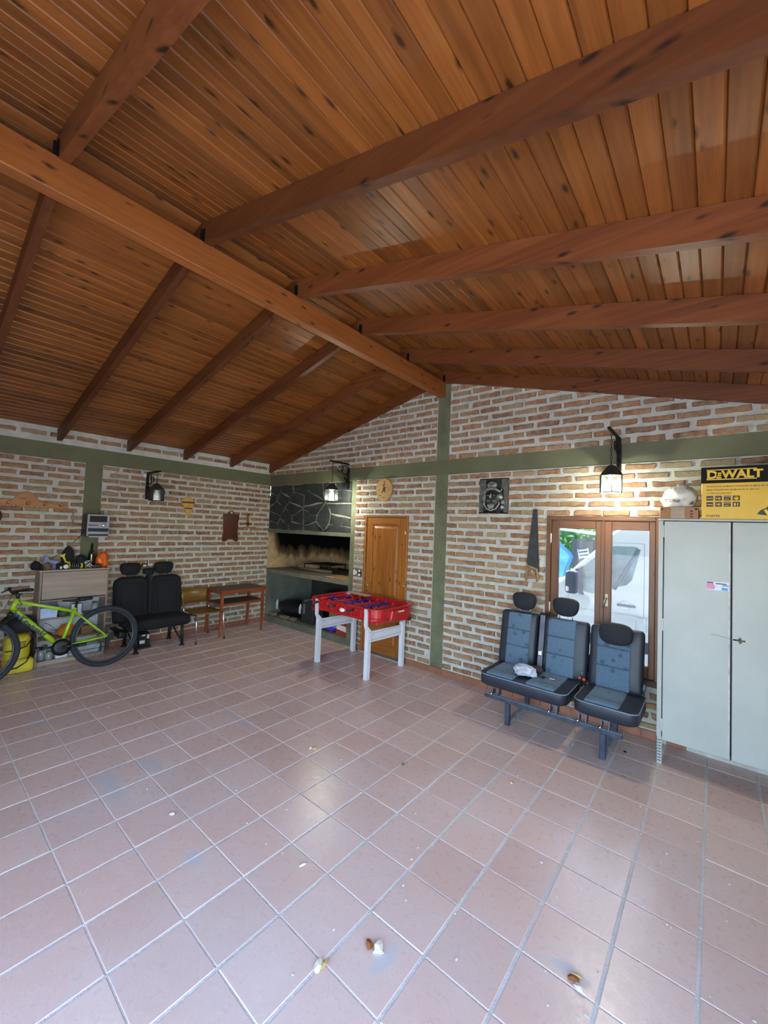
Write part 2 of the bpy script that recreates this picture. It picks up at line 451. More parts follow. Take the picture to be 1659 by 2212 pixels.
for k, (d, x, y, sx, sy) in enumerate(tl):
    if k < 300:
        o = bpy.data.objects.new('tile', tile_me[0]); COL.objects.link(o); o.parent = fl
        o.location = (x, y, random.uniform(-.0008, .0008)); o.scale = (sx/TP, sy/TP, 1)
        o.rotation_euler = (random.gauss(0, .0012), random.gauss(0, .0012), random.gauss(0, .001))
    else: rest.box(x-sx*.475, x+sx*.475, y-sy*.49, y+sy*.49, -.009, 0, .0035)
rest.build('tiles', tmB, fl, kind='stuff')

# ------------------------------------------------------------------ bricks
def brick_shape(seed):
    r = random.Random(seed); L, H = .1175, .0245; poly = []
    for (ax, az, bx, bz, n) in ((-L, -H, L, -H, 5), (L, -H, L, H, 2), (L, H, -L, H, 5), (-L, H, -L, -H, 2)):
        for i in range(n):
            t = i/n; poly.append((ax+(bx-ax)*t+r.uniform(-.006, .006), az+(bz-az)*t+r.uniform(-.0045, .0045)))
    return poly
BP = [brick_shape(s) for s in range(12)]
def brick_meshes(axis):
    out = []
    for p in BP:
        mb = MB(); q = inset(p, .005); n = len(p)
        for pl, t in ((p, .0), (p, .012), (q, .018)):
            mb.v += [((u, -t, v) if axis == 'y' else (t, u, v)) for u, v in pl]
        mb.f = [(k*n+i, k*n+(i+1) % n, (k+1)*n+(i+1) % n, (k+1)*n+i) for k in range(2) for i in range(n)]+[tuple(2*n+i for i in range(n))]
        mb.sm = [False]*len(mb.f); out.append((mb, mb.mesh('brick', brickA)))
    return out
def lay(parent, axis, spans, top, rng, fixed, individual, phase):
    """spans(z) -> free intervals along the wall at that course; bricks laid in running bond, broken at the interval ends"""
    r = random.Random(rng); me = brick_meshes(axis); items = []
    z = .122; c = 0
    while z < 3.9:
        zc = z+r.uniform(-.003, .003)
        for a, b in spans(zc):
            k0 = int(math.floor((a-phase)/.272))-1; x = phase+k0*.272+(c % 2)*.136+r.uniform(-.02, .02)
            while x < b:
                L = .236+r.uniform(-.016, .012); s, e = max(a+.006, x), min(b-.006, x+L)
                if e-s > .035: items.append(((s+e)/2, zc, e-s))
                x += .272+r.uniform(-.012, .012)
        z += .0872; c += 1
    def score(it):
        p = (it[0], fixed, it[1]) if axis == 'y' else (fixed, it[0], it[1]); q = proj(p)
        if not q or not (-15 < q[0] < 1675): return 0
        if axis == 'y' and it[0] > 6.2 and it[1] < 1.95: return 0
        if axis == 'y' and it[1] > top(it[0])-.06: return 0
        return it[2]/q[2]
    items.sort(key=score, reverse=True); rest = MB()
    for k, (u, zc, L) in enumerate(items):
        mb, m_ = me[r.randrange(12)]
        loc = (u, fixed, zc) if axis == 'y' else (fixed, u, zc); s = (L/.235, 1, r.uniform(.92, 1.06)) if axis == 'y' else (1, L/.235, r.uniform(.92, 1.06))
        if k < individual:
            o = bpy.data.objects.new('brick', m_); COL.objects.link(o); o.parent = parent; o.location = loc; o.scale = s
        elif zc < top(u)-.02: rest.add([(loc[0]+p[0]*s[0], loc[1]+p[1]*s[1], loc[2]+p[2]*s[2]) for p in mb.v], mb.f)
    rest.build('bricks', brickB, parent, kind='stuff')
def free(a, b, cuts):
    iv = [(a, b)]
    for c, d in cuts:
        nx = []
        for p, q in iv:
            if d <= p or c >= q: nx.append((p, q)); continue
            if c > p: nx.append((p, c))
            if d < q: nx.append((d, q))
        iv = nx
    return iv
FZ = -.012                                  # face of the bedding mortar, proud of the concrete frame
def spans_back(z):
    h = .026; cuts = [(3.672, 3.858)]
    if 2.52-h < z < 2.71+h or z < .08: return []
    if z < 2.52:
        cuts.append((-1, 2.262))
        if z < 1.985+h: cuts.append((2.47, 3.268))
        if .515-h-.02 < z < 2.006+h: cuts.append((5.09, 6.09))
    elif z > 2.7:                            # gable: keep under the boarding
        a = (z+h-ZE)/SLOPE; cuts += [(-1, a), (XR-a, 9)] if a > 0 else []
    return free(0, XR, cuts)
def spans_left(z):
    if 2.52-.026 < z < 2.72+.026 or z < .08 or z > 2.885: return []
    return free(YF, 0, [(-2.885, -2.69)] if z < 2.6 else [])

wb = struct('wall_back')
mb = MB()                                   # bedding mortar panels between the concrete frame (the frame itself sits behind them)
def panel(x0, x1, z0, z1, y0=FZ, y1=.14): mb.box(x0, x1, y0, y1, z0, z1)
panel(2.262, 2.47, 0, 2.515); panel(2.47, 3.268, 1.985, 2.515); panel(3.268, 3.67, 0, 2.515)
panel(3.86, 5.09, 0, 2.515); panel(5.09, 6.09, 2.006, 2.515); panel(5.09, 6.09, 0, .515); panel(6.09, XR, 0, 2.515)
mb.prism([(0, 2.712), (3.67, 2.712), (3.67, zceil(3.67)+.02), (0, ZE+.02)], FZ, .14, 'y')
mb.prism([(3.86, 2.712), (XR, 2.712), (XR, ZE+.02), (3.86, zceil(3.86)+.02)], FZ, .14, 'y')
mb.build('mortar', mortar, wb)
lay(wb, 'y', spans_back, zceil, 3, FZ, 300, 4.567)
wl = struct('wall_left')
mb = MB().box(-.14, .012, YF, -2.887, 0, 2.515).box(-.14, .012, -2.688, 0, 0, 2.515).box(-.14, .012, YF, 0, 2.722, 2.92)
mb.build('mortar', mortar, wl)
lay(wl, 'x', spans_left, lambda u: 9, 5, .012, 300, -3.682)
# concrete frame
t = MB().box(-.15, XR+.15, 0, .15, 2.515, 2.712).build('trim_1', olive, kind='structure', label='olive painted concrete ring beam across the back wall')
t = MB().box(-.15, 0, YF, .0, 2.515, 2.722).build('trim_2', olive, kind='structure', label='olive painted concrete ring beam along the left wall')
t = MB().box(3.67, 3.86, 0, .15, .07, 2.515).box(3.67, 3.86, 0, .15, 2.712, 3.80).build('trim_3', olive2, kind='structure', label='olive painted concrete post under the ridge')
t = MB().box(-.15, 0, -2.887, -2.688, 0, 2.515).build('trim_4', olive, kind='structure', label='olive painted concrete post in the left wall')
t = MB().box(2.16, 2.262, -.004, .15, 0, 2.515).build('trim_5', olive2, kind='structure', label='narrow olive concrete column between barbecue and door')
# skirting tiles
def skirting(name, runs, axis):
    b = struct(name)
    for a, e in runs:
        x = a
        while x < e-.01:
            n = min(e, x+.30)
            if axis == 'x': MB().box(x+.0015, n-.0015, -.024, -.004, .001, .078, .004).build('tile', terra, b)
            else: MB().box(.004, .024, x+.0015, n-.0015, .001, .078, .004).build('tile', terra, b)
            x = n
skirting('baseboard_back', [(2.262, 2.47), (3.268, 6.3)], 'x')
skirting('baseboard_left', [(-4.2, -.004)], 'y')
# unseen sides of the room: right wall, front wall with the wide open gateway
MB().box(XR, XR+.15, YF, -5.3, 0, 2.45).box(XR, XR+.15, -3.2, .15, 0, 2.45).box(XR, XR+.15, YF, .15, 2.45, ZE+.02).build('wall_right', mortar, kind='structure')   # wide side doorway, out of frame
mb = MB().box(-.15, GATE0, YF-.15, YF, 0, 2.55).box(GATE1, XR+.15, YF-.15, YF, 0, 2.55)
mb.prism([(-.15, 2.55), (XR+.15, 2.55), (XR+.15, ZE+.02), (XM, zceil(XM)), (-.15, ZE+.02)], YF-.15, YF, 'y')
mb.build('wall_front', mortar, kind='structure')

# ------------------------------------------------------------------ ceiling: boards, rafters, ridge beam
ce = struct('ceiling')
pineP = [wood('pine_board', (86, 48, 18), (126, 72, 29), (148, 94, 43), 'y', .38, .85)]
pineB = wood('pine_rafter', (70, 35, 16), (98, 52, 24), (118, 68, 34), 'x', .45, .9)
pineR = wood('pine_ridge', (112, 62, 28), (142, 82, 38), (160, 98, 50), 'y', .45, .8)
dk = MB()
for sg in (-1, 1):
    q = [(XM+sg*u, zceil(XM+sg*u)+dz) for u, dz in ((0, .018), (XM-.001, .018), (XM-.001, .06), (0, .06))]
    e = (XM+sg*(XM+.5), ZE-.5*SLOPE)
    dk.prism([(XM, zceil(XM)+.018), (e[0], e[1]+.018), (e[0], e[1]+.08), (XM, zceil(XM)+.08)], YF-.2, 1.35, 'y')  # rear eave lengthened, out of view, to shade the side of the van
dk.build('roof_deck', simple('roof_felt', (60, 50, 42), .9), ce)
PW = .0865; ang = math.atan(SLOPE); cs = math.cos(ang)
prof = [(-.0428, .008), (-.0372, 0), (.0372, 0), (.0428, .008), (.0428, .017), (-.0428, .017)]
pl_me = {}
RY = [-.03-.788*k for k in range(8)]        # rafter centre lines
for sg in (-1, 1):
    n = int(XM/(PW*cs))
    for i in range(n):
        u = (i+.5)*PW*cs+.01; x = XM+sg*u; z = zceil(x); y = YF-.1
        ends = sorted([YF-.1]+[RY[k] for k in ((6, 3), (5, 2), (4,), (5, 1), (3,), (6, 4, 1))[random.randrange(6)]]+[.0])
        for a, b in zip(ends, ends[1:]):
            key = round(b-a, 3)
            if key not in pl_me: pl_me[key] = MB().prism(prof, -key/2+.0006, key/2-.0006, 'y').mesh('plank', pineP[0])
            o = bpy.data.objects.new('plank', pl_me[key]); COL.objects.link(o); o.parent = ce
            o.location = (x, (a+b)/2, z); o.rotation_euler = (0, sg*ang, 0)
black_iron = simple('black_iron', (22, 22, 24), .5, .5, var=.1)
for k, y in enumerate(RY):
    for sg in (-1, 1):
        if y < YF+.1: continue
        a, b = XM+sg*.0, XM+sg*(XM+.45)
        zb = .148
        poly = [(a, zceil(XM)-zb+.0), (b, ZE-.45*SLOPE-zb), (b, ZE-.45*SLOPE-.002), (a, zceil(XM)-.002)]
        r = MB().prism(poly, y-.026, y+.026, 'y').build('rafter', pineB, ce)
        if sg > 0 and y > -4.2: MB().box(XM+.045, XM+.062, y-.034, y-.026, 3.715, 3.80).box(XM+.045, XM+.049, y-.05, y-.026, 3.72, 3.79).build('bracket', black_iron, r)
MB().box(3.684, 3.774, YF, -.002, 3.53, 3.722, .006).build('ridge_beam', pineR, ce)

# ------------------------------------------------------------------ door
d1 = struct('door_1')
dw = wood('door_pine', (112, 64, 22), (150, 92, 36), (174, 116, 50), 'z', .35, .8, rndtone=False); dwx = wood('door_pine_rail', (112, 64, 22), (150, 92, 36), (174, 116, 50), 'x', .35, .5, rndtone=False)
MB().box(2.472, 2.506, -.03, .1, 0, 1.98, .004).build('frame', dw, d1); MB().box(3.234, 3.266, -.03, .1, 0, 1.98, .004).build('frame', dw, d1)
MB().box(2.506, 3.234, -.03, .1, 1.955, 1.98, .004).build('frame', dwx, d1)
lf = MB().box(2.508, 2.62, -.014, .022, .03, 1.953, .004).build('stile', dw, d1); MB().box(3.108, 3.232, -.014, .022, .03, 1.953, .004).build('stile', dw, d1)
for z0, z1 in ((1.848, 1.953), (.69, .82), (.03, .16)): MB().box(2.62, 3.108, -.014, .022, z0, z1, .003).build('rail', dwx, d1)
for z0, z1 in ((.82, 1.848), (.16, .69)):
    mb = MB(); P = [(2.62, z0), (3.108, z0), (3.108, z1), (2.62, z1)]
    n = 4; rings = [(P, -.002), (inset(P, .022), -.002), (inset(P, .05), -.013), (inset(P, .05), -.013)]
    vs = [(u, t, v) for pl, t in rings[:3] for u, v in pl]; fs = [(k*4+i, k*4+(i+1) % 4, (k+1)*4+(i+1) % 4, (k+1)*4+i) for k in range(2) for i in range(4)]+[(8, 9, 10, 11)]
    mb.add(vs, fs); mb.box(2.621, 3.107, .0, .018, z0+.001, z1-.001); mb.build('panel', dw, d1)
steel = simple('bright_steel', (200, 200, 205), .25, 1., var=.05); brass = simple('aged_brass', (150, 130, 90), .4, .8)
for z in (1.70, .98, .25): MB().lathe([(.008, 0), (.008, .09)], (3.226, -.022, z), n=10).build('hinge', steel, d1)
h = MB().tube([(2.552, -.016, .955), (2.552, -.055, .955), (2.50+.09, -.06, .955), (2.63, -.058, .953)], .009, 8).lathe([(.024, 0), (.024, .006)], (2.552, -.014, .955), (0, -1, 0)); h.build('handle', brass, d1)
MB().lathe([(.012, 0), (.012, .004)], (2.552, -.014, .88), (0, -1, 0), 10).build('keyhole', black_iron, d1)
MB().box(2.472, 3.266, -.06, .1, -.002, .018, .004).build('threshold', simple('threshold_stone', (150, 150, 146), .7), d1)
MB().box(2.506, 3.234, .03, .05, 0, 1.98).build('backing', simple('dark_void', (20, 16, 12), .9), d1)

# ------------------------------------------------------------------ window with two sashes
w1 = struct('window_1')
ww = wood('window_wood', (68, 40, 20), (94, 58, 31), (112, 74, 44), 'z', .4, .3, rndtone=False); wwx = wood('window_wood_rail', (68, 40, 20), (94, 58, 31), (112, 74, 44), 'x', .4, .3, rndtone=False)
MB().box(5.094, 5.14, -.03, .12, .515, 2.005, .004).build('frame', ww, w1); MB().box(6.062, 6.088, -.03, .12, .515, 2.005, .004).build('frame', ww, w1)
MB().box(5.14, 6.062, -.03, .12, 1.962, 2.005, .004).build('frame', wwx, w1); MB().box(5.06, 6.10, -.05, .16, .47, .522, .006).build('sill', wood('sill_wood', (52, 32, 20), (76, 48, 28), (92, 62, 38), 'x', .5, 0, rndtone=False), w1)
gl = glass_mat('window_glass', (.60, .64, .66))
for (a, b, s0, s1) in ((5.142, 5.628, 5.214, 5.563), (5.632, 6.061, 5.706, 6.012)):
    MB().box(a, s0, -.012, .036, .525, 1.960, .005).build('sash_stile', ww, w1); MB().box(s1, b, -.012, .036, .525, 1.960, .005).build('sash_stile', ww, w1)
    MB().box(s0, s1, -.012, .036, 1.876, 1.960, .004).build('sash_rail', wwx, w1); MB().box(s0, s1, -.012, .036, .525, .632, .004).build('sash_rail', wwx, w1)
    MB().box(s0-.004, s1+.004, .010, .014, .628, 1.880).build('pane', gl, w1)
MB().box(5.612, 5.648, -.022, -.010, .53, 1.955, .004).build('meeting_strip', ww, w1)
MB().box(5.655, 5.685, -.018, -.012, 1.13, 1.25, .003).tube([(5.67, -.018, 1.21), (5.67, -.05, 1.21), (5.66, -.055, 1.19), (5.645, -.055, 1.12)], .008, 8).build('handle', simple('window_handle', (150, 140, 120), .4, .7), w1)
for z in (1.72, 1.0): MB().lathe([(.007, 0), (.007, .10)], (5.141, -.026, z), n=8).build('hinge', simple('white_hinge', (210, 208, 200), .5), w1)

# ------------------------------------------------------------------ barbecue built into the back wall
bq = empty('barbecue', 'built-in brick barbecue with slate stone front and sooty open hearth', 'barbecue', (1.08, .55, 0))
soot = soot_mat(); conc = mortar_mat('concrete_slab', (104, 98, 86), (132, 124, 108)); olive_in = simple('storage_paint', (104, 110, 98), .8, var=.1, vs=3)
MB().box(.0, 2.16, .012, .10, 1.70, 2.515).build('hood_front', mortar_mat('slate_joint', (116, 117, 108), (148, 148, 137)), bq)
MB().box(.0, 2.16, -.008, .11, 1.642, 1.702, .004).build('lintel', simple('lintel_paint', (96, 98, 80), .7, var=.15, vs=8), bq)
MB().box(-.14, 0, .0, 1.2, .97, 2.3).build('hearth_side_wall', soot, bq); MB().box(2.16, 2.262, .15, 1.2, .97, 2.3).build('hearth_side_wall', soot, bq)
MB().box(-.14, 2.262, 1.12, 1.22, .97, 2.3).build('hearth_back_wall', soot, bq); MB().box(-.14, 2.262, .1, 1.2, 2.22, 2.3).build('hood_top', simple('soot_black', (14, 12, 11), .95), bq)
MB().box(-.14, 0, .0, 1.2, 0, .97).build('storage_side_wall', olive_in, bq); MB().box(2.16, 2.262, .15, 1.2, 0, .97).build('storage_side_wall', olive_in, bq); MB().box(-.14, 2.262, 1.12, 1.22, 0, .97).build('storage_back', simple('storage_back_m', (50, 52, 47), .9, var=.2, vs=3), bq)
MB().box(.0, 2.16, -.006, 1.12, .898, .970, .006).build('counter_slab', conc, bq)
MB().box(.0, 2.16, -.004, 1.12, .0, .108, .006).build('base_kerb', mortar_mat('kerb_cement', (92, 94, 82), (122, 122, 108)), bq)
seeds = [(.13, 2.43), (.51, 2.42), (.86, 2.46), (1.33, 2.39), (1.91, 2.46), (1.64, 2.44), (.06, 2.29), (.40, 2.26), (.79, 2.24), (1.22, 2.24), (1.89, 2.28), (.24, 2.08), (.72, 2.08), (1.26, 2.07), (1.88, 2.06), (.16, 1.90), (.53, 1.91), (.84, 1.91), (1.19, 1.93), (1.50, 1.93), (1.84, 1.89), (.12, 1.755), (.40, 1.77), (.80, 1.75), (1.26, 1.75), (1.82, 1.75)]
slate = slate_mat()
def cell(i, pts, x0, x1, z0, z1):
    poly = [(x0, z0), (x1, z0), (x1, z1), (x0, z1)]; ax, az = pts[i]; K = 1.3
    for j, (bx, bz) in enumerate(pts):
        if j == i: continue
        nx, nz = (bx-ax), (bz-az)*K*K; c = ((bx*bx-ax*ax)+(bz*bz-az*az)*K*K)/2; out = []
        for k in range(len(poly)):
            p, q = poly[k], poly[(k+1) % len(poly)]; dp = p[0]*nx+p[1]*nz-c; dq = q[0]*nx+q[1]*nz-c
            if dp <= 0: out.append(p)
            if dp*dq < 0: t = dp/(dp-dq); out.append((p[0]+(q[0]-p[0])*t, p[1]+(q[1]-p[1])*t))
        poly = out
        if len(poly) < 3: return None
    return poly
rs = random.Random(11)
for i in range(len(seeds)):
    p = cell(i, seeds, .004, 2.156, 1.704, 2.51)
    if not p: continue
    q = []
    for k in range(len(p)):
        a, b = p[k], p[(k+1) % len(p)]; q.append(a)
        L = math.hypot(b[0]-a[0], b[1]-a[1])
        if L > .09:
            for t in (.3, .62): q.append((a[0]+(b[0]-a[0])*t+rs.uniform(-.014, .014), a[1]+(b[1]-a[1])*t+rs.uniform(-.014, .014)))
    q = inset(q, rs.uniform(.006, .011))
    MB().prism(q, .012, .006-rs.uniform(0, .010), 'y', .004).build('stone', slate, bq)
# grill and tools on the hearth
iron_r = simple('rusty_iron', (44, 28, 22), .7, .4, var=.3, vs=20)
g = empty('grill_stand', 'rusty iron grill stand on four legs on the hearth slab', 'grill', (.85, .68, .970))
gx0, gx1, gy0, gy1, gz = .60, 1.16, .42, .92, 1.09
for x, y in ((gx0, gy0), (gx1, gy0+.12), (gx0+.05, gy1), (gx1, gy1)): MB().tube([(x, y, .970), (x, y, gz)], .012, 6).build('leg', iron_r, g)
MB().tube([(gx0, gy0, gz), (gx1, gy0+.12, gz), (gx1, gy1, gz), (gx0+.05, gy1, gz)], .011, 6, closed=True, smooth=False).build('frame', iron_r, g)
for k in range(1, 7): MB().tube([(gx0+.08*k, gy0+.018*k, gz), (gx0+.05+.073*k, gy1, gz)], .005, 5).build('bar', iron_r, g)
log_w = wood('log_bark', (70, 56, 42), (104, 86, 66), (132, 112, 88), 'x', .9, .3)
solo(MB().tube([(.44, .32, .999), (.9, .345, 1.001), (1.37, .39, .999)], [.020, .026, .028], 9), 'fire_pole', log_w, 'long thin log lying across the front of the hearth slab', 'log')
solo(MB().box(1.55, 2.12, .06, .62, .9705, .977, .001), 'cardboard_sheet', simple('cardboard', (168, 128, 84), .8, var=.1), 'tan cardboard sheet lying on the right end of the hearth slab', 'cardboard')
solo(MB().tube([(1.62, -.0, .985), (1.80, .03, .985)], .007, 6), 'fire_stick', simple('pale_stick', (190, 150, 100), .8), 'short pale stick on the front edge of the hearth slab', 'stick')
solo(MB().tube([(.92, .97, .99), (1.5, .93, .99)], .019, 7), 'fire_poker', iron_r, 'dark iron bar lying at the back of the hearth behind the grill', 'poker')
# ash heap in the back left corner and things stored underneath
solo(MB().blob((.32, .78, .96), (.21, .25, .13), 3, .25, 2.5, zmin=.9702), 'ash_heap', simple('pale_ash', (176, 152, 116), 1., var=.25, vs=12, bump=.6, bs=50), 'pale ash heap in the back left corner of the hearth', 'ash')['kind'] = 'stuff'
blackpl = simple('black_plastic', (20, 21, 25), .45, var=.2, vs=10, bump=.3, bs=30)
b = empty('black_bag', 'black bag with two white tie straps stored under the hearth', 'bag', (.45, .35, .108))
MB().blob((.45, .35, .25), (.40, .21, .165), 5, .2, 2.2, zmin=.109).build('body', blackpl, b)
wt = simple('white_strap', (206, 208, 214), .5)
for x, y in ((.18, .155), (.80, .20)): MB().prism([(x-.02, .23), (x+.015, .22), (x+.03, .36), (x+.008, .40), (x-.03, .33)], y-.012, y, 'y').build('strap', wt, b)
for k, (x, y, l) in enumerate(((.13, .10, .15), (.5, .09, .18), (.72, .10, .14))):
    solo(MB().box(x-l/2, x+l/2, y-.045, y+.045, .1085, .158, .006), 'firewood_block', wood('firewood', (84, 70, 50), (120, 100, 72), (146, 124, 92), 'x', .9, .2), ('cut firewood block at the left end of the storage kerb', 'cut firewood block in the middle of the row below the black bag', 'cut firewood block beside the dark sack under the hearth')[k], 'firewood', 'firewood blocks under the hearth')
solo(MB().blob((1.06, .76, .36), (.28, .20, .27), 8, .2, 2, zmin=.109), 'dark_sack', simple('dark_cloth', (24, 24, 30), .9, var=.2), 'large dark sack filling the middle of the hearth storage', 'sack')
c = empty('storage_crate', 'dark crate with a pale metal corner behind the football table', 'crate', (1.08, .18, .108))
MB().box(.93, 1.24, .12, .36, .1085, .50, .006).build('body', simple('dark_crate', (40, 40, 44), .7), c); MB().box(.985, 1.03, .108, .122, .27, .44).build('corner_plate', simple('dull_metal', (120, 118, 116), .5, .5), c)
c = empty('cardboard_box', 'brown cardboard carton stored under the hearth behind the football table', 'box', (1.66, .42, .108))
cardb = simple('carton', (150, 118, 78), .8, var=.08)
MB().box(1.46, 1.86, .28, .56, .1085, .42, .004).build('body', cardb, c); MB().box(1.455, 1.865, .275, .40, .42, .428).build('flap', cardb, c)
solo(MB().blob((1.71, .13, .19), (.17, .095, .085), 12, .4, 3., zmin=.109), 'purple_bag', simple('purple_plastic', (86, 58, 168), .35, var=.25, vs=14, bump=.4, bs=25), 'crumpled purple plastic bag on the storage kerb', 'bag')
c = empty('red_carton', 'red carton with a white label beside the column under the hearth', 'box', (2.02, .10, .108))
MB().box(1.915, 2.145, .015, .2, .1085, .285, .004).build('body', simple('red_card', (142, 48, 32), .7), c)
MB().prism([(1.925, .205), (2.135, .185), (2.135, .255), (2.10, .272), (1.925, .272)], .0145, .0125, 'y').build('label', simple('white_label', (205, 200, 196), .6), c)

# ------------------------------------------------------------------ wall lanterns (local frame: +x out of the wall, z up)
iron = simple('lantern_iron', (20, 20, 22), .45, .5, var=.15); roofm = simple('lantern_roof', (62, 60, 54), .5, .5); paneg = glass_mat('lantern_glass', (.93, .97, .95), .1, .6, .02)
bulb_on = emit('bulb_lit', (250, 252, 240), 14.); bulb_off = simple('bulb_off', (220, 222, 226), .2)
def lantern(label, loc, rz, zb, zt, arm, hang, eave, lit):
    t = empty('wall_lantern', label, 'lantern', (loc[0], loc[1], zb), rz, 'wall lanterns on scroll brackets')
    def B(mb, name, mat, par): return mb.build(name, mat, par, world=False)
    H = zt-zb; e = eave-zb
    B(MB().box(0, .024, -.019, .019, 0, H, .003), 'mounting_bar', iron, t)
    B(MB().box(.0, arm, -.012, .012, H-.012, H+.012, .003), 'arm', iron, t)
    def arc(cx, cz, r, a0, a1, k=1., n=16): return [(cx+r*(1-(1-k)*i/n)*math.cos(math.radians(a0+(a1-a0)*i/n)), 0, cz+r*(1-(1-k)*i/n)*math.sin(math.radians(a0+(a1-a0)*i/n))) for i in range(n+1)]
    s1 = arc(.095, H-.10, .07, 0, 360, 1.); s2 = arc(.20, H-.09, .085, 100, 470, .25); s3 = arc(.075, H-.215, .06, 60, 420, .25)
    B(MB().tube(s1, .006, 6), 'scroll', iron, t); B(MB().tube([(.19, 0, H-.005)]+s2, .006, 6), 'scroll', iron, t); B(MB().tube([(.02, 0, H-.29), (.05, 0, H-.275)]+s3[::-1], .006, 6), 'scroll', iron, t)
    top = e+.115; ch = MB(); z = H-.016; k = 0
    while z-.036 > top:
        pts = [((.008*math.cos(a) if k % 2 else 0)+hang, 0 if k % 2 else .008*math.cos(a), z-.020+.020*math.sin(a)) for a in [2*PI*i/10 for i in range(10)]]
        ch.tube(pts, .0024, 5, closed=True); z -= .034; k += 1
    B(ch, 'chain', iron, t)
    b = MB().lathe([(.101, e), (.10, e+.006), (.085, e+.03), (.055, e+.06), (.048, e+.072), (.03, e+.092), (.006, e+.102), (.004, e+.105)], (hang, 0, 0), n=6, smooth=False, a0=PI/6)
    b.torus((hang, 0, e+.122), (0, 1, 0), .018, .0028, 14, 6)
    rf = B(b, 'lantern_roof', roofm, t)
    fr = MB(); bz = e-.150
    for i in range(6):
        a = PI/6+i*PI/3; a2 = a+PI/3; u = Vector((0, 1, 0)).orthogonal(); ax = Vector((0, 0, 1)); uu = ax.orthogonal().normalized(); ww_ = ax.cross(uu)
        P = lambda r, an, z: Vector((hang, 0, z))+(uu*math.cos(an)+ww_*math.sin(an))*r
        fr.tube([P(.094, a, bz), P(.094, a, e)], .0045, 4, smooth=False)
        fr.tube([P(.095, a, bz), P(.095, a2, bz)], .005, 4, smooth=False)
    B(fr, 'lantern_frame', iron, t)
    for i in range(6):
        a = PI/6+i*PI/3; pm = MB(); q = [P(.0895, a, bz+.004), P(.0895, a+PI/3, bz+.004), P(.0895, a+PI/3, e-.002), P(.0895, a, e-.002)]
        q2 = [P(.088, a, bz+.004), P(.088, a+PI/3, bz+.004), P(.088, a+PI/3, e-.002), P(.088, a, e-.002)]
        pm.add(q+q2, [(0, 1, 2, 3), (7, 6, 5, 4), (0, 4, 5, 1), (1, 5, 6, 2), (2, 6, 7, 3), (3, 7, 4, 0)]); B(pm, 'pane', paneg, t)
    B(MB().lathe([(.016, e-.002), (.016, e-.03), (.014, e-.035), (.03, e-.06), (.036, e-.085), (.028, e-.112), (.01, e-.122)], (hang, 0, 0), n=14), 'bulb', bulb_on if lit else bulb_off, t)
    if lit:
        L = bpy.data.lights.new('lantern_light', 'POINT'); L.energy = LAMP_W; L.color = (1, .97, .80); L.shadow_soft_size = .03
        lo = bpy.data.objects.new('lantern_light', L); COL.objects.link(lo); lo.parent = t; lo.location = (hang, 0, e-.137)
    return t
lantern('unlit black wall lantern on the left wall beside the striped ornament', (.012, -2.13), 0, 2.09, 2.478, .455, .37, 2.215, False)
lantern('lit wall lantern hanging in front of the slate stones', (2.072, -.004), -PI/2, 2.387, 2.772, .405, .345, 2.340, True)
lantern('lit wall lantern above the window with a long chain', (5.757, FZ), -PI/2, 2.40, 2.762, .50, .375, 2.352, True)
solo(MB().box(0, .03, -2.185, -2.14, 2.40, 2.468, .004), 'junction_box', simple('white_plastic', (214, 214, 210), .4), 'small white junction box beside the unlit lantern', 'junction box')

# ------------------------------------------------------------------ on the left wall
pine_l = wood('light_pine', (132, 84, 42), (166, 112, 60), (186, 132, 78), 'y', .4, .4, rndtone=False)
half = [(0, 1.890), (.06, 1.887), (.085, 1.895), (.10, 1.912), (.12, 1.912), (.135, 1.89), (.28, 1.888), (.41, 1.889), (.413, 1.93), (.32, 1.944), (.26, 1.945), (.225, 1.965), (.19, 1.976), (.125, 1.972), (.10, 2.01), (.065, 2.055), (.03, 2.074), (0, 2.078)]
outl = [(-3.46+a, z) for a, z in half]+[(-3.46-a, z) for a, z in half[::-1][1:-1]]
rk = empty('coat_rack', 'light pine coat rack with a domed middle on the left wall', 'coat rack', (.012, -3.46, 1.89))
MB().prism(outl, .013, .033, 'x', .004).build('board', pine_l, rk)
for y in (-3.80, -3.62, -3.447, -3.285, -3.125):
    MB().lathe([(.016, 0), (.010, .006), (.010, .045), (.019, .05), (.019, .062), (.012, .068)], (.033, y, 1.93), (1, 0, .15), 10).build('peg', pine_l, rk)
solo(MB().torus((.05, -3.78, 1.77), (1, 0, .1), .10, .014, 30, 8).torus((.062, -3.775, 1.765), (1, .1, 0), .092, .012, 30, 8), 'cable_coil', blackpl, 'black cable coil hanging below the left end of the coat rack', 'cable')
# stereo
dkb = simple('stereo_case', (26, 22, 28), .45); sil = simple('stereo_silver', (150, 152, 160), .35, .6, var=.05); scr = simple('stereo_screen', (18, 20, 26), .1, spec=.8)
s = empty('stereo', 'silver fronted compact stereo on a bracket on the olive post', 'stereo', (.14, -2.763, 1.54))
MB().box(.03, .235, -2.886, -2.64, 1.55, 1.836, .006).build('case', dkb, s)
fp = MB().box(.235, .25, -2.887, -2.638, 1.55, 1.836, .004).build('front_panel', sil, s)
MB().box(.249, .252, -2.862, -2.668, 1.735, 1.815, .002).build('display', scr, s)
MB().box(.249, .252, -2.874, -2.648, 1.612, 1.655, .001).build('tape_door', simple('tape_window', (30, 34, 54), .15, spec=.8), s)
MB().box(.249, .256, -2.882, -2.64, 1.590, 1.604, .001).build('chrome_strip', steel, s)
MB().box(.249, .252, -2.87, -2.65, 1.556, 1.578, .001).build('lower_grille', dkb, s); MB().box(.249, .252, -2.873, -2.765, 1.69, 1.70).build('disc_slot', dkb, s)
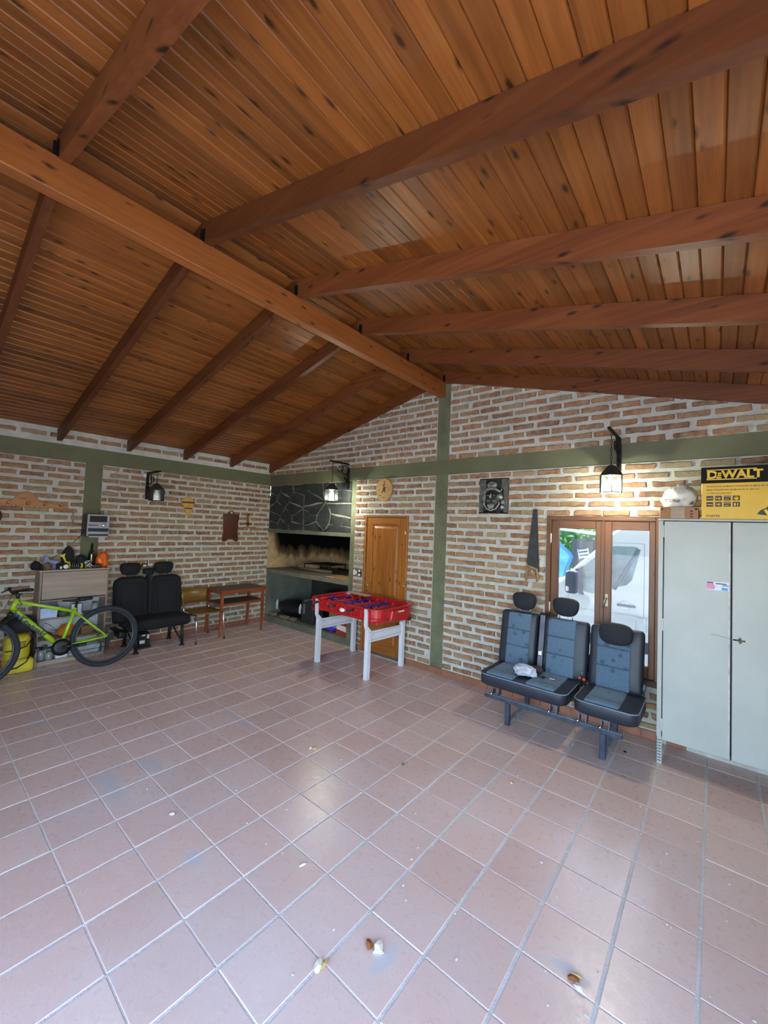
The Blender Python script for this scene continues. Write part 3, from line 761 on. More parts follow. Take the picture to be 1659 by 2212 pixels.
MB().lathe([(.024, 0), (.022, .012), (.016, .015)], (.25, -2.70, 1.695), (1, 0, 0), 18).build('volume_knob', steel, s)
MB().box(.0, .245, -2.86, -2.65, 1.535, 1.55).build('shelf', simple('shelf_grey', (150, 152, 150), .6), s)
solo(MB().tube([(.012, -3.0, 1.885), (.018, -2.985, 1.82), (.02, -2.99, 1.74), (.02, -2.955, 1.69), (.05, -2.89, 1.70)], .004, 5), 'aerial_wire', blackpl, 'thin wire from the coat rack to the stereo', 'wire')
solo(MB().tube([(.04, -2.886, 1.56), (.026, -2.93, 1.50), (.024, -3.05, 1.36), (.03, -3.17, 1.26), (.04, -3.21, 1.15)], .004, 5), 'power_cable', blackpl, 'thin black cable running from the stereo down to the cabinet top', 'cable')
# ornament, cutting board, wooden shelf bracket
yel = wood('ochre_wood', (150, 108, 36), (188, 146, 60), (204, 164, 80), 'z', .45, 0, rndtone=False); brn = wood('brown_board', (56, 26, 16), (78, 38, 24), (96, 50, 32), 'z', .35, 0, rndtone=False); dk_b = simple('dark_stripe', (48, 24, 14), .5)
p = empty('striped_ornament', 'ochre shield shaped wall ornament with two dark stripes', 'ornament', (.012, -1.52, 1.84))
MB().prism([(-1.503, 1.84), (-1.412, 2.112), (-1.519, 2.184), (-1.645, 2.118)], .013, .04, 'x', .006).build('plate', yel, p)
for (z0, z1) in ((2.075, 2.100), (1.985, 2.003)):
    def ed(z): t = (z-1.84)/.275; return -1.503+(-1.645+1.503)*t+.006, -1.503+(-1.412+1.503)*t-.004
    a0, b0 = ed(z0); a1, b1 = ed(z1); MB().prism([(a0, z0), (b0, z0), (b1, z1), (a1, z1)], .0395, .042, 'x').build('stripe', dk_b, p)
p = empty('cutting_board', 'dark brown wavy cutting board hanging on the left wall', 'cutting board', (.012, -.775, 1.467))
hb = [(.0, 1.50), (.05, 1.495), (.085, 1.47), (.13, 1.467), (.15, 1.49), (.142, 1.57), (.132, 1.63), (.142, 1.72), (.135, 1.80), (.150, 1.88), (.150, 1.92), (.125, 1.945), (.07, 1.945), (.05, 1.955), (.048, 1.975), (.02, 1.995), (0, 1.998)]
MB().prism([(-.775+a, z) for a, z in hb]+[(-.775-a, z) for a, z in hb[::-1][1:-1]], .013, .034, 'x', .005).build('board', brn, p)
MB().torus((.037, -.775, 1.966), (1, 0, 0), .03, .006, 20, 6).build('hanging_ring', dk_b, p); MB().lathe([(.027, 0), (.027, .002)], (.034, -.775, 1.966), (1, 0, 0), 18).build('hole', simple('wall_seen_through', (176, 174, 166), .9), p)
MB().tube([(.036, -.85, 1.478), (.038, -.80, 1.505), (.038, -.775, 1.498), (.038, -.75, 1.505), (.036, -.70, 1.478)], .008, 6).build('carved_curl', simple('pale_carving', (150, 140, 120), .6), p)
p = empty('wooden_bracket', 'small brown wooden bracket shelf near the corner', 'shelf', (.012, -.41, 1.71))
MB().box(.013, .03, -.475, -.425, 1.715, 1.96, .004).build('upright', wood('bracket_wood', (96, 62, 36), (130, 86, 52), (150, 106, 70), 'z', .5, 0, rndtone=False), p)
MB().prism([(.013, -.54), (.03, -.54), (.11, -.40), (.11, -.36), (.013, -.275)], 1.705, 1.728, 'z', .003).build('shelf_board', wood('bracket_wood', (0, 0, 0), (0, 0, 0), (0, 0, 0)), p)
MB().tube([(.02, -.385, 1.70), (.02, -.375, 1.63)], .004, 5).build('peg', dk_b, p)
def outlet(name, label, cat, x0, x1, y0, y1, z0, z1, ax, sockets):
    t = empty(name, label, cat, ((x0+x1)/2, (y0+y1)/2, z0)); wp = simple('white_plastic', (214, 214, 210), .4); dkp = simple('socket_dark', (60, 60, 62), .5)
    MB().box(x0, x1, y0, y1, z0, z1, .003).build('plate', wp if 'black' not in label else blackpl, t)
    for k in range(sockets):
        zc = z0+(z1-z0)*(k+.5)/sockets; d = (z1-z0)/sockets*.3; m_ = wp if 'black' in label else simple('switch_grey', (188, 190, 186), .4)
        if ax == 'x': MB().box(x1, x1+.004, y0+.018, y1-.018, zc-d, zc+d, .001).build('switch' if sockets == 2 else 'socket', m_, t)
        else: MB().box(x0+.018, x1-.018, y0-.004, y0, zc-d, zc+d, .001).build('switch' if sockets == 2 else 'socket', m_, t)
outlet('wall_socket', 'white socket plate above the black bench seat', 'socket', .012, .022, -2.135, -2.055, 1.092, 1.192, 'x', 2)
outlet('wall_socket', 'white socket plate between hearth column and door', 'socket', 2.272, 2.345, -.03, -.018, 1.068, 1.185, 'y', 2)
outlet('light_switch', 'black double switch plate beside the door', 'switch', 2.372, 2.444, -.034, -.018, 1.068, 1.182, 'y', 2)

# ------------------------------------------------------------------ secretary cabinet on the left wall
oak = wood('grey_oak', (122, 106, 94), (152, 136, 122), (170, 154, 140), 'y', .5, 0, rndtone=False); oakz = wood('grey_oak_upright', (112, 96, 84), (142, 126, 112), (160, 144, 130), 'z', .5, 0, rndtone=False)
whb = simple('white_board', (196, 200, 202), .5, var=.04)
k = empty('secretary_cabinet', 'grey oak secretary cabinet with fold-down front and open shelves', 'cabinet', (.16, -2.965, 0))
MB().box(.028, .29, -3.325, -3.303, 0, 1.115, .002).build('side_panel', oakz, k); MB().box(.028, .29, -2.643, -2.621, 0, 1.115, .002).build('side_panel', oakz, k)
MB().box(.028, .292, -3.335, -2.611, 1.1152, 1.138, .003).build('top', oak, k)
MB().box(.2925, .31, -3.302, -2.64, .788, 1.112, .002).build('fold_down_front', oak, k)
MB().box(.028, .034, -3.302, -2.644, .05, 1.112).build('back_panel', whb, k)
for z in (.775, .555, .292, .048): MB().box(.035, .286, -3.302, -2.644, z-.018, z, .001).build('shelf', oak, k)
MB().box(.268, .286, -3.302, -2.644, .0, .029, .002).build('plinth', oak, k)
# on its shelves
def lathe_t(name, label, cat, prof, c, mat, lid=None, lidm=None, group=None):
    t = empty(name, label, cat, c, 0, group); MB().lathe(prof, c).build('body', mat, t)
    if lid: MB().lathe(lid, c).build('lid', lidm, t)
    return t
clear = glass_mat('clear_plastic', (.85, .9, .97), .15, .6, .3)
jarg = glass_mat('jar_glass', (.75, .82, .78), .05, .8, .18)
t = empty('storage_tub', 'pale blue lidded storage tub on the upper cabinet shelf', 'tub', (.19, -3.215, .5553))
MB().prism([(-3.295, .5555), (-3.135, .5555), (-3.125, .68), (-3.30, .68)], .10, .27, 'x', .004).build('body', simple('blue_tub', (166, 184, 214), .35), t); MB().box(.095, .275, -3.301, -3.12, .68, .70, .004).box(.11, .26, -3.29, -3.135, .70, .765, .006).build('lid', simple('dark_blue_lid', (70, 84, 112), .35), t)
lathe_t('glass_jar', 'glass jar on the right end of the upper shelf', 'jar', [(.034, .0005), (.04, .01), (.04, .10), (.03, .115), (.03, .12)], (.22, -2.735, .555), jarg, [(.033, .121), (.033, .14), (.03, .142)], simple('jar_lid', (120, 124, 116), .4, .5))
t = empty('number_box', 'small white box with a blue figure one on the upper shelf', 'box', (.2, -2.93, .555))
MB().box(.15, .25, -2.99, -2.87, .5555, .69, .003).build('body', whb, t); text('numeral', '1', .10, simple('navy_ink', (34, 44, 110), .5), t, (.2508, -2.955, .585), (PI/2, 0, PI/2))
MB().box(.249, .2508, -2.885, -2.871, .5755, .688).build('stripe', simple('purple_ink', (80, 70, 140), .5), t)
solo(MB().blob((.2, -3.06, .59), (.06, .05, .06), 21, .3, 3, zmin=.5555), 'green_cloth', simple('green_cloth_m', (70, 82, 66), .9), 'dark green cloth heap between tub and number box', 'cloth')
solo(MB().blob((.19, -3.02, .36), (.07, .085, .085), 22, .35, 3, zmin=.2925), 'orange_bag', simple('orange_paper', (190, 116, 30), .5, var=.3, vs=16), 'crumpled orange and red snack bag on the middle shelf', 'bag')
solo(MB().blob((.2, -3.19, .325), (.04, .04, .045), 23, .35, 3, zmin=.2925), 'red_packet', simple('red_packet_m', (150, 44, 34), .5, var=.3), 'small red packet left of the orange bag', 'packet')
solo(MB().box(.13, .25, -2.87, -2.74, .2925, .40, .004), 'brown_box', simple('brown_box_m', (112, 88, 62), .8), 'small brown box right on the middle shelf behind the wheel', 'box')
solo(MB().prism([(-2.99, .0485), (-2.67, .0485), (-2.66, .15), (-3.0, .15)], .08, .265, 'x', .004), 'clear_tray', clear, 'clear plastic tray on the bottom shelf behind the wheel', 'tray')
solo(MB().box(.10, .262, -3.12, -3.0, .0485, .10, .004), 'white_packet', whb, 'flat white packet on the bottom shelf in front of jars', 'packet')
for i, (y, x, h) in enumerate(((-3.25, .2, .13), (-3.18, .235, .10), (-3.2, .13, .15))):
    lathe_t('glass_jar', ('taller glass jar at the left end of the bottom shelf', 'small glass jar in front on the bottom shelf', 'glass jar at the back of the bottom shelf')[i], 'jar', [(.028, .0005), (.033, .01), (.033, h*.8), (.024, h*.88), (.024, h*.9)], (x, y, .048), jarg, [(.026, h*.9), (.026, h)], simple('jar_lid', (120, 124, 116), .4, .5), 'glass jars on the bottom shelf')
# clutter on its top
ZT = 1.1385
def heap(name, label, cat, c, rad, col, seed, amp=.3, fr=3., rough=.85, bump=.3):
    return solo(MB().blob((c[0], c[1], ZT+c[2]), rad, seed, amp, fr, 26, 16, zmin=ZT, fold=.05), name, simple(name+'_m', col, rough, var=.25, vs=14, bump=bump, bs=40), label, cat)
t = empty('peaked_hat', 'black peaked cap at the left end of the cabinet top', 'cap', (.15, -3.33, ZT))
MB().blob((.17, -3.352, ZT+.04), (.07, .05, .065), 31, .15, 2, zmin=ZT).build('crown', simple('black_cloth', (18, 18, 22), .9), t); MB().prism([(.21, -3.395), (.275, -3.385), (.295, -3.35), (.275, -3.315), (.21, -3.305)], ZT+.006, ZT+.014, 'z', .002).build('peak', simple('black_cloth', (18, 18, 22), .9), t)
heap('brown_hat', 'small brown felt hat beside the black cap', 'hat', (.225, -3.25, .035), (.04, .04, .05), (92, 76, 56), 32, .15)
solo(MB().prism([(-3.285, ZT+.05), (-3.12, ZT+.055), (-3.13, ZT+.095), (-3.22, ZT+.115), (-3.255, ZT+.18), (-3.28, ZT+.10)], .12, .15, 'x', .004).box(.11, .16, -3.28, -3.13, ZT, ZT+.05, .004), 'lilac_paper', simple('lilac', (128, 128, 168), .6, var=.15), 'folded lilac paper standing on dark blue box', 'paper')
t = empty('yellow_bracket', 'bright yellow plastic bracket leaning on the cabinet clutter', 'bracket', (.17, -3.09, ZT))
yp = simple('yellow_plastic', (200, 186, 30), .35)
MB().prism([(-3.14, ZT+.165), (-3.07, ZT+.19), (-3.08, ZT+.15), (-3.055, ZT+.09), (-3.02, ZT+.085), (-3.015, ZT+.05), (-3.06, ZT+.05), (-3.10, ZT+.14)], .16, .185, 'x', .004).build('body', yp, t); MB().tube([(.17, -3.03, ZT), (.17, -3.03, ZT+.06)], .012, 6).build('stem', yp, t)
heap('dark_backpack', 'dark backpack slumped against the wall on the cabinet', 'backpack', (.10, -3.03, .12), (.05, .066, .145), (24, 24, 32), 33, .15, 2.2)
heap('navy_jacket', 'crumpled navy jacket between backpack and bottle', 'jacket', (.09, -2.888, .07), (.052, .06, .09), (28, 30, 44), 34, .2, 3)
t = empty('dark_bottle', 'dark glass bottle standing at the back of the cabinet', 'bottle', (.14, -2.787, ZT))
MB().lathe([(.034, 0), (.036, .01), (.036, .17), (.028, .205), (.014, .24), (.013, .30)], (.14, -2.787, ZT)).build('body', simple('bottle_glass', (16, 22, 18), .08, spec=.9), t); MB().lathe([(.015, .295), (.015, .315)], (.14, -2.787, ZT)).build('cap', simple('bottle_cap', (60, 60, 60), .4, .5), t)
heap('orange_bag', 'crumpled orange plastic bag at the right end of the cabinet', 'bag', (.12, -2.665, .08), (.07, .07, .105), (214, 92, 24), 35, .4, 3.2, .4, .4)
t = empty('black_camera', 'black gadget with white lens ring in front of the lilac paper', 'camera', (.24, -3.11, ZT))
MB().box(.21, .275, -3.17, -3.06, ZT, ZT+.075, .012).build('body', simple('black_cloth', (18, 18, 22), .9), t); MB().lathe([(.026, 0), (.026, .03), (.02, .032)], (.275, -3.085, ZT+.036), (1, 0, 0), 16).build('lens_ring', simple('white_ring', (210, 214, 214), .4), t); MB().box(.272, .282, -3.14, -3.118, ZT+.01, ZT+.04, .002).build('white_tag', whb, t)
t = empty('coil_shock', 'black coil spring shock absorber with yellow ends', 'shock absorber', (.235, -2.975, ZT))
y0, y1 = -3.045, -2.90; MB().tube([(.235, y0, ZT+.036), (.235, y1, ZT+.034)], .016, 10).build('damper', simple('black_cloth', (18, 18, 22), .9), t)
MB().tube([(.235+.030*math.cos(a), y0+.01+(y1-y0-.04)*a/(2*PI*5), ZT+.036+.030*math.sin(a)) for a in [2*PI*5*i/80 for i in range(81)]], .0055, 6).build('coil_spring', simple('grey_spring', (100, 116, 120), .35, .6), t)
MB().lathe([(.036, 0), (.036, .018)], (.235, y1-.022, ZT+.036), (0, 1, 0), 14).build('end_collar', yp, t); MB().lathe([(.036, 0), (.036, .006)], (.235, y0+.002, ZT+.036), (0, 1, 0), 14).build('end_collar', yp, t)
t = empty('metal_brackets', 'small tangle of pale metal fittings beside the coil shock', 'fittings', (.25, -2.835, ZT))
for a, b_ in (((-2.885, .05), (-2.81, .0)), ((-2.87, .0), (-2.83, .07)), ((-2.84, .06), (-2.775, .004)), ((-2.88, .02), (-2.80, .03))): MB().tube([(.25, a[0], ZT+a[1]+.005), (.258, b_[0], ZT+b_[1]+.005)], .006, 6).build('fitting', simple('pale_metal', (190, 192, 186), .35, .6), t)
MB().blob((.245, -2.87, ZT+.075), (.02, .02, .018), 2, .1).build('fitting', simple('pale_metal', (190, 192, 186), .35, .6), t)
lathe_t('round_tin', 'round tin with a shiny pale lid beside the bottle', 'tin', [(.036, 0), (.036, .085)], (.19, -2.825, ZT), simple('olive_tin', (92, 88, 66), .5), [(.038, .086), (.038, .094), (.03, .096)], simple('pale_lid', (226, 222, 190), .2, .6))
solo(MB().cushion(.215, .275, -2.785, -2.70, ZT, ZT+.05, .014), 'brown_wallet', simple('brown_leather', (48, 26, 18), .5), 'dark brown leather pouch in front of the orange bag', 'pouch')

# ------------------------------------------------------------------ bicycle leaning in front of the secretary cabinet
lime = simple('lime_paint', (150, 188, 34), .3, coat=.3, var=.05); blk = simple('bike_black', (18, 18, 20), .5); rub = simple('tyre_rubber', (34, 38, 46), .75, var=.15, vs=20, bump=.5, bs=90)
bk = empty('bicycle', 'lime green mountain bicycle standing in front of the grey cabinet', 'bicycle', (.775, -3.3, 0)); bk.rotation_euler = (0, -.095, 0)
def B(mb, name, mat, par=bk, **k): return mb.build(name, mat, par, world=False, **k)
def Y(y): return y+3.3
RH, BB, FH = (Y(-2.745), .36), (Y(-3.185), .315), (Y(-3.875), .36)
HT, HB = (Y(-3.572), .895), (Y(-3.615), .775); ST = (Y(-3.055), .735); SC_ = (Y(-3.068), .695)
def tb(a, b_, r, x0=0, x1=0, n=10): return MB().tube([(x0, a[0], a[1]), (x1, b_[0], b_[1])], r, n)
rimm = simple('rim_grey', (70, 74, 80), .35, .5); spk = simple('spoke_dark', (60, 60, 64), .4, .7)
def wheel(c, nm, ang=0.):
    ax = Vector((math.cos(ang), math.sin(ang), 0)); ce_ = Vector((0, c[0], c[1])); side = Vector((-math.sin(ang), math.cos(ang), 0))
    wl_ = B(MB().torus(ce_, ax, .331, .029, 56, 10), nm, rub)
    B(MB().torus(ce_, ax, .300, .010, 56, 6, ry=.013), 'rim', rimm, wl_)
    sp = MB(); up = Vector((0, 0, 1))
    for i in range(28):
        a = 2*PI*i/28; d = side*math.cos(a)+up*math.sin(a); a2 = a+(.5 if i % 2 else -.5); d2 = side*math.cos(a2)+up*math.sin(a2); o = ax*(.028 if i % 4 < 2 else -.028)
        sp.tube([ce_+o+d2*.02, ce_+d*.295], .0013, 4, cap=False)
    B(sp, 'spokes', spk, wl_)
    B(MB().lathe([(.014, -.05), (.02, -.035), (.012, -.02), (.012, .02), (.02, .035), (.014, .05)], ce_, ax, 12), 'hub', blk, wl_)
    B(MB().lathe([(.08, 0), (.08, .002)], ce_+ax*.036, ax, 24).lathe([(.05, 0), (.05, .004)], ce_+ax*.0362, ax, 16), 'brake_disc', simple('disc_steel', (120, 122, 126), .35, .8), wl_)
wheel(RH, 'rear_wheel'); wheel(FH, 'front_wheel', .12)
B(tb(HT, HB, .024), 'head_tube', lime); B(tb((HT[0]+.008, HT[1]-.035), SC_, .019), 'top_tube', lime)
dt = B(tb((HB[0]+.012, HB[1]+.01), BB, .027), 'down_tube', lime); B(tb(BB, ST, .018), 'seat_tube', lime)
for s in (-1, 1):
    B(tb(SC_, RH, .010, s*.018, s*.062), 'seat_stay', lime); B(tb(BB, RH, .011, s*.022, s*.06), 'chain_stay', lime)
    B(MB().tube([(s*.055, HB[0]-.012, HB[1]-.07), (s*.055, FH[0]+.09, FH[1]+.20), (s*.055, FH[0], FH[1])], [.018, .021, .016], 10), 'fork_leg', blk)
B(MB().lathe([(.036, -.04), (.036, .04)], (0, BB[0], BB[1]), (1, 0, 0), 16), 'bottom_bracket', lime)
B(MB().tube([(-.07, HB[0]-.01, HB[1]-.045), (0, HB[0]-.006, HB[1]-.02), (.07, HB[0]-.01, HB[1]-.045)], .02, 8), 'fork_crown', blk)
B(tb(ST, (ST[0]+.012, ST[1]+.07), .0135), 'seat_post', blk)
sd = MB(); sd.prism([(ST[0]-.13, ST[1]+.085), (ST[0]-.02, ST[1]+.068), (ST[0]+.10, ST[1]+.07), (ST[0]+.155, ST[1]+.10), (ST[0]+.14, ST[1]+.118), (ST[0]+.05, ST[1]+.098), (ST[0]-.06, ST[1]+.098), (ST[0]-.125, ST[1]+.103)], -.02, .02, 'x', .008)
sd.cushion(-.07, .07, ST[0]+.02, ST[0]+.155, ST[1]+.078, ST[1]+.118, .02); B(sd, 'saddle', blk)
B(MB().tube([(0, HT[0], HT[1]), (0, HT[0]+.012, HT[1]+.04), (0, HT[0]-.05, HT[1]+.075)], .018, 8), 'stem', blk)
hb_ = B(MB().tube([(-.34, HT[0]-.02, HT[1]+.10), (-.12, HT[0]-.045, HT[1]+.085), (0, HT[0]-.05, HT[1]+.075), (.12, HT[0]-.045, HT[1]+.085), (.34, HT[0]+.06, HT[1]+.10)], .012, 8), 'handlebar', blk)
for s, dy in ((-1, -.02), (1, .06)):
    B(MB().tube([(s*.34, HT[0]+dy, HT[1]+.10), (s*.21, HT[0]-.03+dy*.6, HT[1]+.094)], .017, 10), 'grip', blk, hb_)
    B(MB().tube([(s*.19, HT[0]-.04+dy*.5, HT[1]+.09), (s*.21, HT[0]-.085+dy*.5, HT[1]+.07), (s*.31, HT[0]-.07+dy, HT[1]+.06)], .007, 6), 'brake_lever', blk, hb_)
ck = B(MB().lathe([(.075, .044), (.083, .046), (.083, .05), (.075, .052), (.03, .05)], (0, BB[0], BB[1]), (1, 0, 0), 28), 'chainring', blk)
B(MB().lathe([(.087, .054), (.092, .056), (.05, .06)], (0, BB[0], BB[1]), (1, 0, 0), 28), 'chain_guard', blk, ck)
B(MB().tube([(.075, BB[0], BB[1]), (.08, BB[0]+.17, BB[1]+.005)], [.016, .012], 8), 'crank_arm', blk); B(MB().tube([(-.06, BB[0], BB[1]), (-.07, BB[0]-.17, BB[1]-.005)], [.014, .011], 8), 'crank_arm', blk)
B(MB().box(.09, .17, BB[0]+.13, BB[0]+.21, BB[1]-.01, BB[1]+.02, .005), 'pedal', blk); B(MB().box(-.16, -.08, BB[0]-.21, BB[0]-.13, BB[1]-.02, BB[1]+.01, .005), 'pedal', blk)
B(MB().tube([(.05, BB[0], BB[1]+.08), (.045, RH[0], RH[1]+.045)], .004, 4).tube([(.05, BB[0], BB[1]-.08), (.045, RH[0]+.0, RH[1]-.12)], .004, 4), 'chain', spk)
B(MB().box(.04, .07, RH[0]-.015, RH[0]+.02, RH[1]-.15, RH[1]-.02, .006), 'derailleur', blk)
B(MB().tube([(.02, SC_[0]+.02, SC_[1]-.02), (.045, RH[0]-.17, RH[1]+.18), (.05, RH[0]-.02, RH[1]+.09), (.05, RH[0]+.02, RH[1]+.02)], .003, 5).tube([(.0, HT[0]-.04, HT[1]+.06), (.03, HB[0]-.06, HB[1]+.02), (.03, HB[0]+.04, HB[1]-.01)], .003, 5).tube([(0, HT[0]-.02, HT[1]+.05), (.03, HT[0]+.035, HT[1]-.06), (.03, HB[0]+.03, HB[1]-.02)], .003, 5), 'cables', blk)
# bottle cage on the down tube
dv = Vector((0, BB[0]-HB[0], BB[1]-HB[1])).normalized(); nv = Vector((0, -dv.z, dv.y)) if dv.y > 0 else Vector((0, dv.z, -dv.y))
c0 = Vector((0, HB[0], HB[1]))+dv*.30+nv*.027
B(MB().tube([c0+nv*.004-dv*.02, c0+dv*.16+nv*.004], .009, 6).tube([c0+dv*.16+nv*.005, c0+dv*.17+nv*.075, c0+dv*.06+nv*.075, c0+dv*.02+nv*.06], .003, 5).tube([c0+dv*.10+Vector((.035, 0, 0))+nv*.04, c0+dv*.17+nv*.075], .003, 5), 'bottle_cage', blk)
tx = text('frame_lettering', 'Kawasaki', .076, blk, bk, (0, 0, 0), (0, 0, 0), .0008, .0024, 1.1, .18)
q = Vector((.0288, HB[0], HB[1]))+dv*.10-nv*.026
tm = Matrix(((0, 0, 1), (dv.y, -dv.z, 0), (dv.z, dv.y, 0))); tx.location = q; tx.rotation_euler = tm.to_euler()
B(MB().tube([Vector((.012, HB[0], HB[1]))+dv*.035, Vector((.012, HB[0], HB[1]))+dv*.10], .0172, 6), 'blue_decal', simple('decal_blue', (28, 62, 150), .35), dt)

# ------------------------------------------------------------------ pressure washer and the bag over it
wy = simple('washer_yellow', (196, 180, 44), .4, var=.06); pw = empty('pressure_washer', 'yellow pressure washer on the floor behind the front wheel', 'pressure washer', (.30, -3.47, 0))
MB().cushion(.16, .40, -3.60, -3.375, .012, .43, .07, (.015, 0, 0)).build('body', wy, pw)
MB().cushion(.30, .46, -3.60, -3.345, .005, .17, .05).build('base', wy, pw)
for z in (.35, .33, .31, .29): MB().box(.405, .418, -3.52, -3.43, z-.005, z+.005, .002).build('vent_rib', simple('washer_shadow', (120, 104, 24), .6), pw)
MB().tube([(.40, -3.60, .26), (.419, -3.50, .265), (.415, -3.42, .30), (.40, -3.372, .38)], .006, 6).tube([(.45, -3.60, .07), (.465, -3.50, .08), (.455, -3.42, .13), (.41, -3.372, .24)], .008, 6).build('black_trim', blk, pw)
MB().lathe([(.028, 0), (.026, .018)], (.405, -3.53, .17), (1, 0, 0), 16).build('outlet', blk, pw)
MB().tube([(.32, -3.36, .10), (.36, -3.335, .2), (.33, -3.34, .40), (.28, -3.36, .44)], .013, 8).build('hose', blk, pw)
MB().box(.20, .24, -3.59, -3.39, .36, .44, .015).build('handle', blk, pw)
solo(MB().blob((.34, -3.475, .535), (.13, .165, .10), 41, .2, 2.2, zmin=.447), 'dark_duffel', simple('duffel_cloth', (30, 34, 44), .8, var=.15, vs=10, bump=.3), 'dark duffel bag lying on top of the yellow pressure washer', 'bag')

# ------------------------------------------------------------------ seats
nav = simple('black_upholstery', (9, 10, 14), .85, var=.15, vs=20, bump=.2, bs=200); nav2 = simple('black_upholstery_centre', (17, 18, 24), .9, var=.15, vs=20, bump=.2, bs=200); blkm = simple('black_frame', (20, 20, 22), .5)
def RX(y, z, a): return Matrix.Translation((0, y, z)) @ Matrix.Rotation(a, 4, 'X') @ Matrix.Translation((0, -y, -z))
def RYm(x, z, a): return Matrix.Translation((x, 0, z)) @ Matrix.Rotation(a, 4, 'Y') @ Matrix.Translation((-x, 0, -z))
bb = empty('van_bench', 'black two-place van bench seat against the left brick wall', 'bench seat', (.3, -2.07, 0))
L1 = RYm(.20, .42, -.11)
MB().cushion(.06, .56, -2.42, -1.61, .285, .435, .06, (0, 0, .012)).build('seat_cushion', nav, bb)
for (a, b_, nm) in ((-2.51, -2.085, 0), (-2.045, -1.625, 1)):
    so = []
    for cy_, cz_, r_, a0 in ((b_-.11, .985-.11, .11, 0), (a+.11, .985-.11, .11, 90), (a+.04, .40, .04, 180), (b_-.04, .40, .04, 270)): so += [(cy_+r_*math.cos(math.radians(a0+15*i)), cz_+r_*math.sin(math.radians(a0+15*i))) for i in range(7)]
    sb = MB().prism(so, .13, .25, 'x', .03, L1).build('backrest', nav, bb)
    MB().cushion(.225, .262, a+.075, b_-.075, .43, .90, .018, (.008, 0, 0), L1).build('centre_panel', nav2, sb)
    hc = -1.872 if nm else -2.312
    hr = MB().egg((0, 0, 0), (.126, .058, .088), .62, .16, Matrix.Translation((.125, hc, 1.088)) @ Matrix.Rotation(PI/2, 4, 'Z')).build('headrest', nav, bb)
    for dy in (-.05, .05): MB().tube([(.135, hc+dy, .95), (.135, hc+dy, 1.06)], .006, 6).build('headrest_rod', blkm, hr)
MB().cushion(.10, .20, -2.095, -2.035, .40, 1.0, .03, (0, 0, 0), L1).build('belt_column', nav, bb); MB().cushion(.075, .165, -2.145, -2.0, 1.0, 1.09, .03).build('belt_housing', nav, bb)
MB().box(.205, .212, -2.062, -2.02, .46, 1.0, .002, L1).build('seat_belt', simple('belt_webbing', (34, 30, 34), .8), bb)
MB().cushion(.05, .42, -2.50, -2.42, .20, .30, .03).build('side_cover', blkm, bb)
for y in (-2.32, -1.72):
    MB().tube([(.50, y, .30), (.525, y, .012)], .019, 8).lathe([(.036, 0), (.034, .016), (.018, .022)], (.525, y, .001)).build('leg', blkm, bb); MB().tube([(.11, y, .30), (.078, y, .012)], .022, 8).lathe([(.036, 0), (.034, .016), (.018, .022)], (.078, y, .001)).build('leg', blkm, bb)
    MB().tube([(.12, y, .27), (.50, y, .04)], .010, 6).build('brace', blkm, bb)
bb.location.y -= .005; bb.location.x += .012
t = empty('battery_charger', 'small black box with white labels on the floor below the black bench', 'charger', (.28, -2.13, 0))
MB().box(.22, .34, -2.225, -2.085, .008, .21, .012).build('body', blkm, t); MB().box(.20, .37, -2.235, -2.075, .0, .03, .006).build('base', blkm, t)
lb = simple('white_label', (205, 200, 196), .6); MB().box(.34, .3425, -2.215, -2.15, .065, .11, .001).build('label', lb, t); MB().box(.34, .3425, -2.125, -2.095, .125, .18, .001).build('label', lb, t); MB().box(.34, .3425, -2.19, -2.145, .165, .185, .001).build('label', lb, t)

ch = empty('school_chair', 'brown wooden chair with chrome legs beside the black bench', 'chair', (.4, -1.39, 0))
ply = wood('brown_ply', (84, 58, 22), (118, 84, 36), (140, 104, 50), 'y', .3, 0, spec=.6, rndtone=False); chrome = simple('chrome', (205, 208, 214), .12, 1., var=.02)
MB().prism([(.20, -1.60), (.60, -1.60), (.645, -1.56), (.645, -1.24), (.61, -1.19), (.20, -1.20)], .418, .436, 'z', .005).build('seat', ply, ch)
bm = MB(); n = 10
for i in range(n):
    a, b_ = -1.625+.41*i/n, -1.625+.41*(i+1)/n; f_ = lambda y: .185-.04*math.cos((y+1.42)/.205*PI/2)
    bm.add([(f_(a), a, .515), (f_(b_), b_, .515), (f_(b_)-.035, b_, .745), (f_(a)-.035, a, .745), (f_(a)-.014, a, .515), (f_(b_)-.014, b_, .515), (f_(b_)-.049, b_, .745), (f_(a)-.049, a, .745)], [(0, 1, 2, 3), (7, 6, 5, 4), (0, 4, 5, 1), (3, 2, 6, 7)]+([(0, 3, 7, 4)] if i == 0 else [])+([(1, 5, 6, 2)] if i == n-1 else []), True)
bm.build('backrest', ply, ch)
for y, yf in ((-1.60, -1.596), (-1.205, -1.157)):
    MB().tube([(.585, y, .412), (.62, (y+yf)/2, .40), (.64, yf, .012)], .011, 8).build('leg', chrome, ch)
    MB().tube([(.165, y-.01 if y < -1.4 else y+.03, .012), (.215, y, .40), (.20, y, .47), (.145, y, .56), (.125, y, .70)], .011, 8).build('leg', chrome, ch)
    MB().tube([(.215, y, .402), (.585, y, .406)], .010, 8).build('seat_rail', chrome, ch)
    MB().lathe([(.0145, 0), (.0145, .014)], (.64, yf, .0005)).lathe([(.0145, 0), (.0145, .014)], (.165, y-.01 if y < -1.4 else y+.03, .0005)).build('foot_cap', blkm, ch)
ch.location.y += .025
st = empty('side_table', 'reddish brown two-tier side table between chair and hearth', 'table', (.3, -.78, 0))
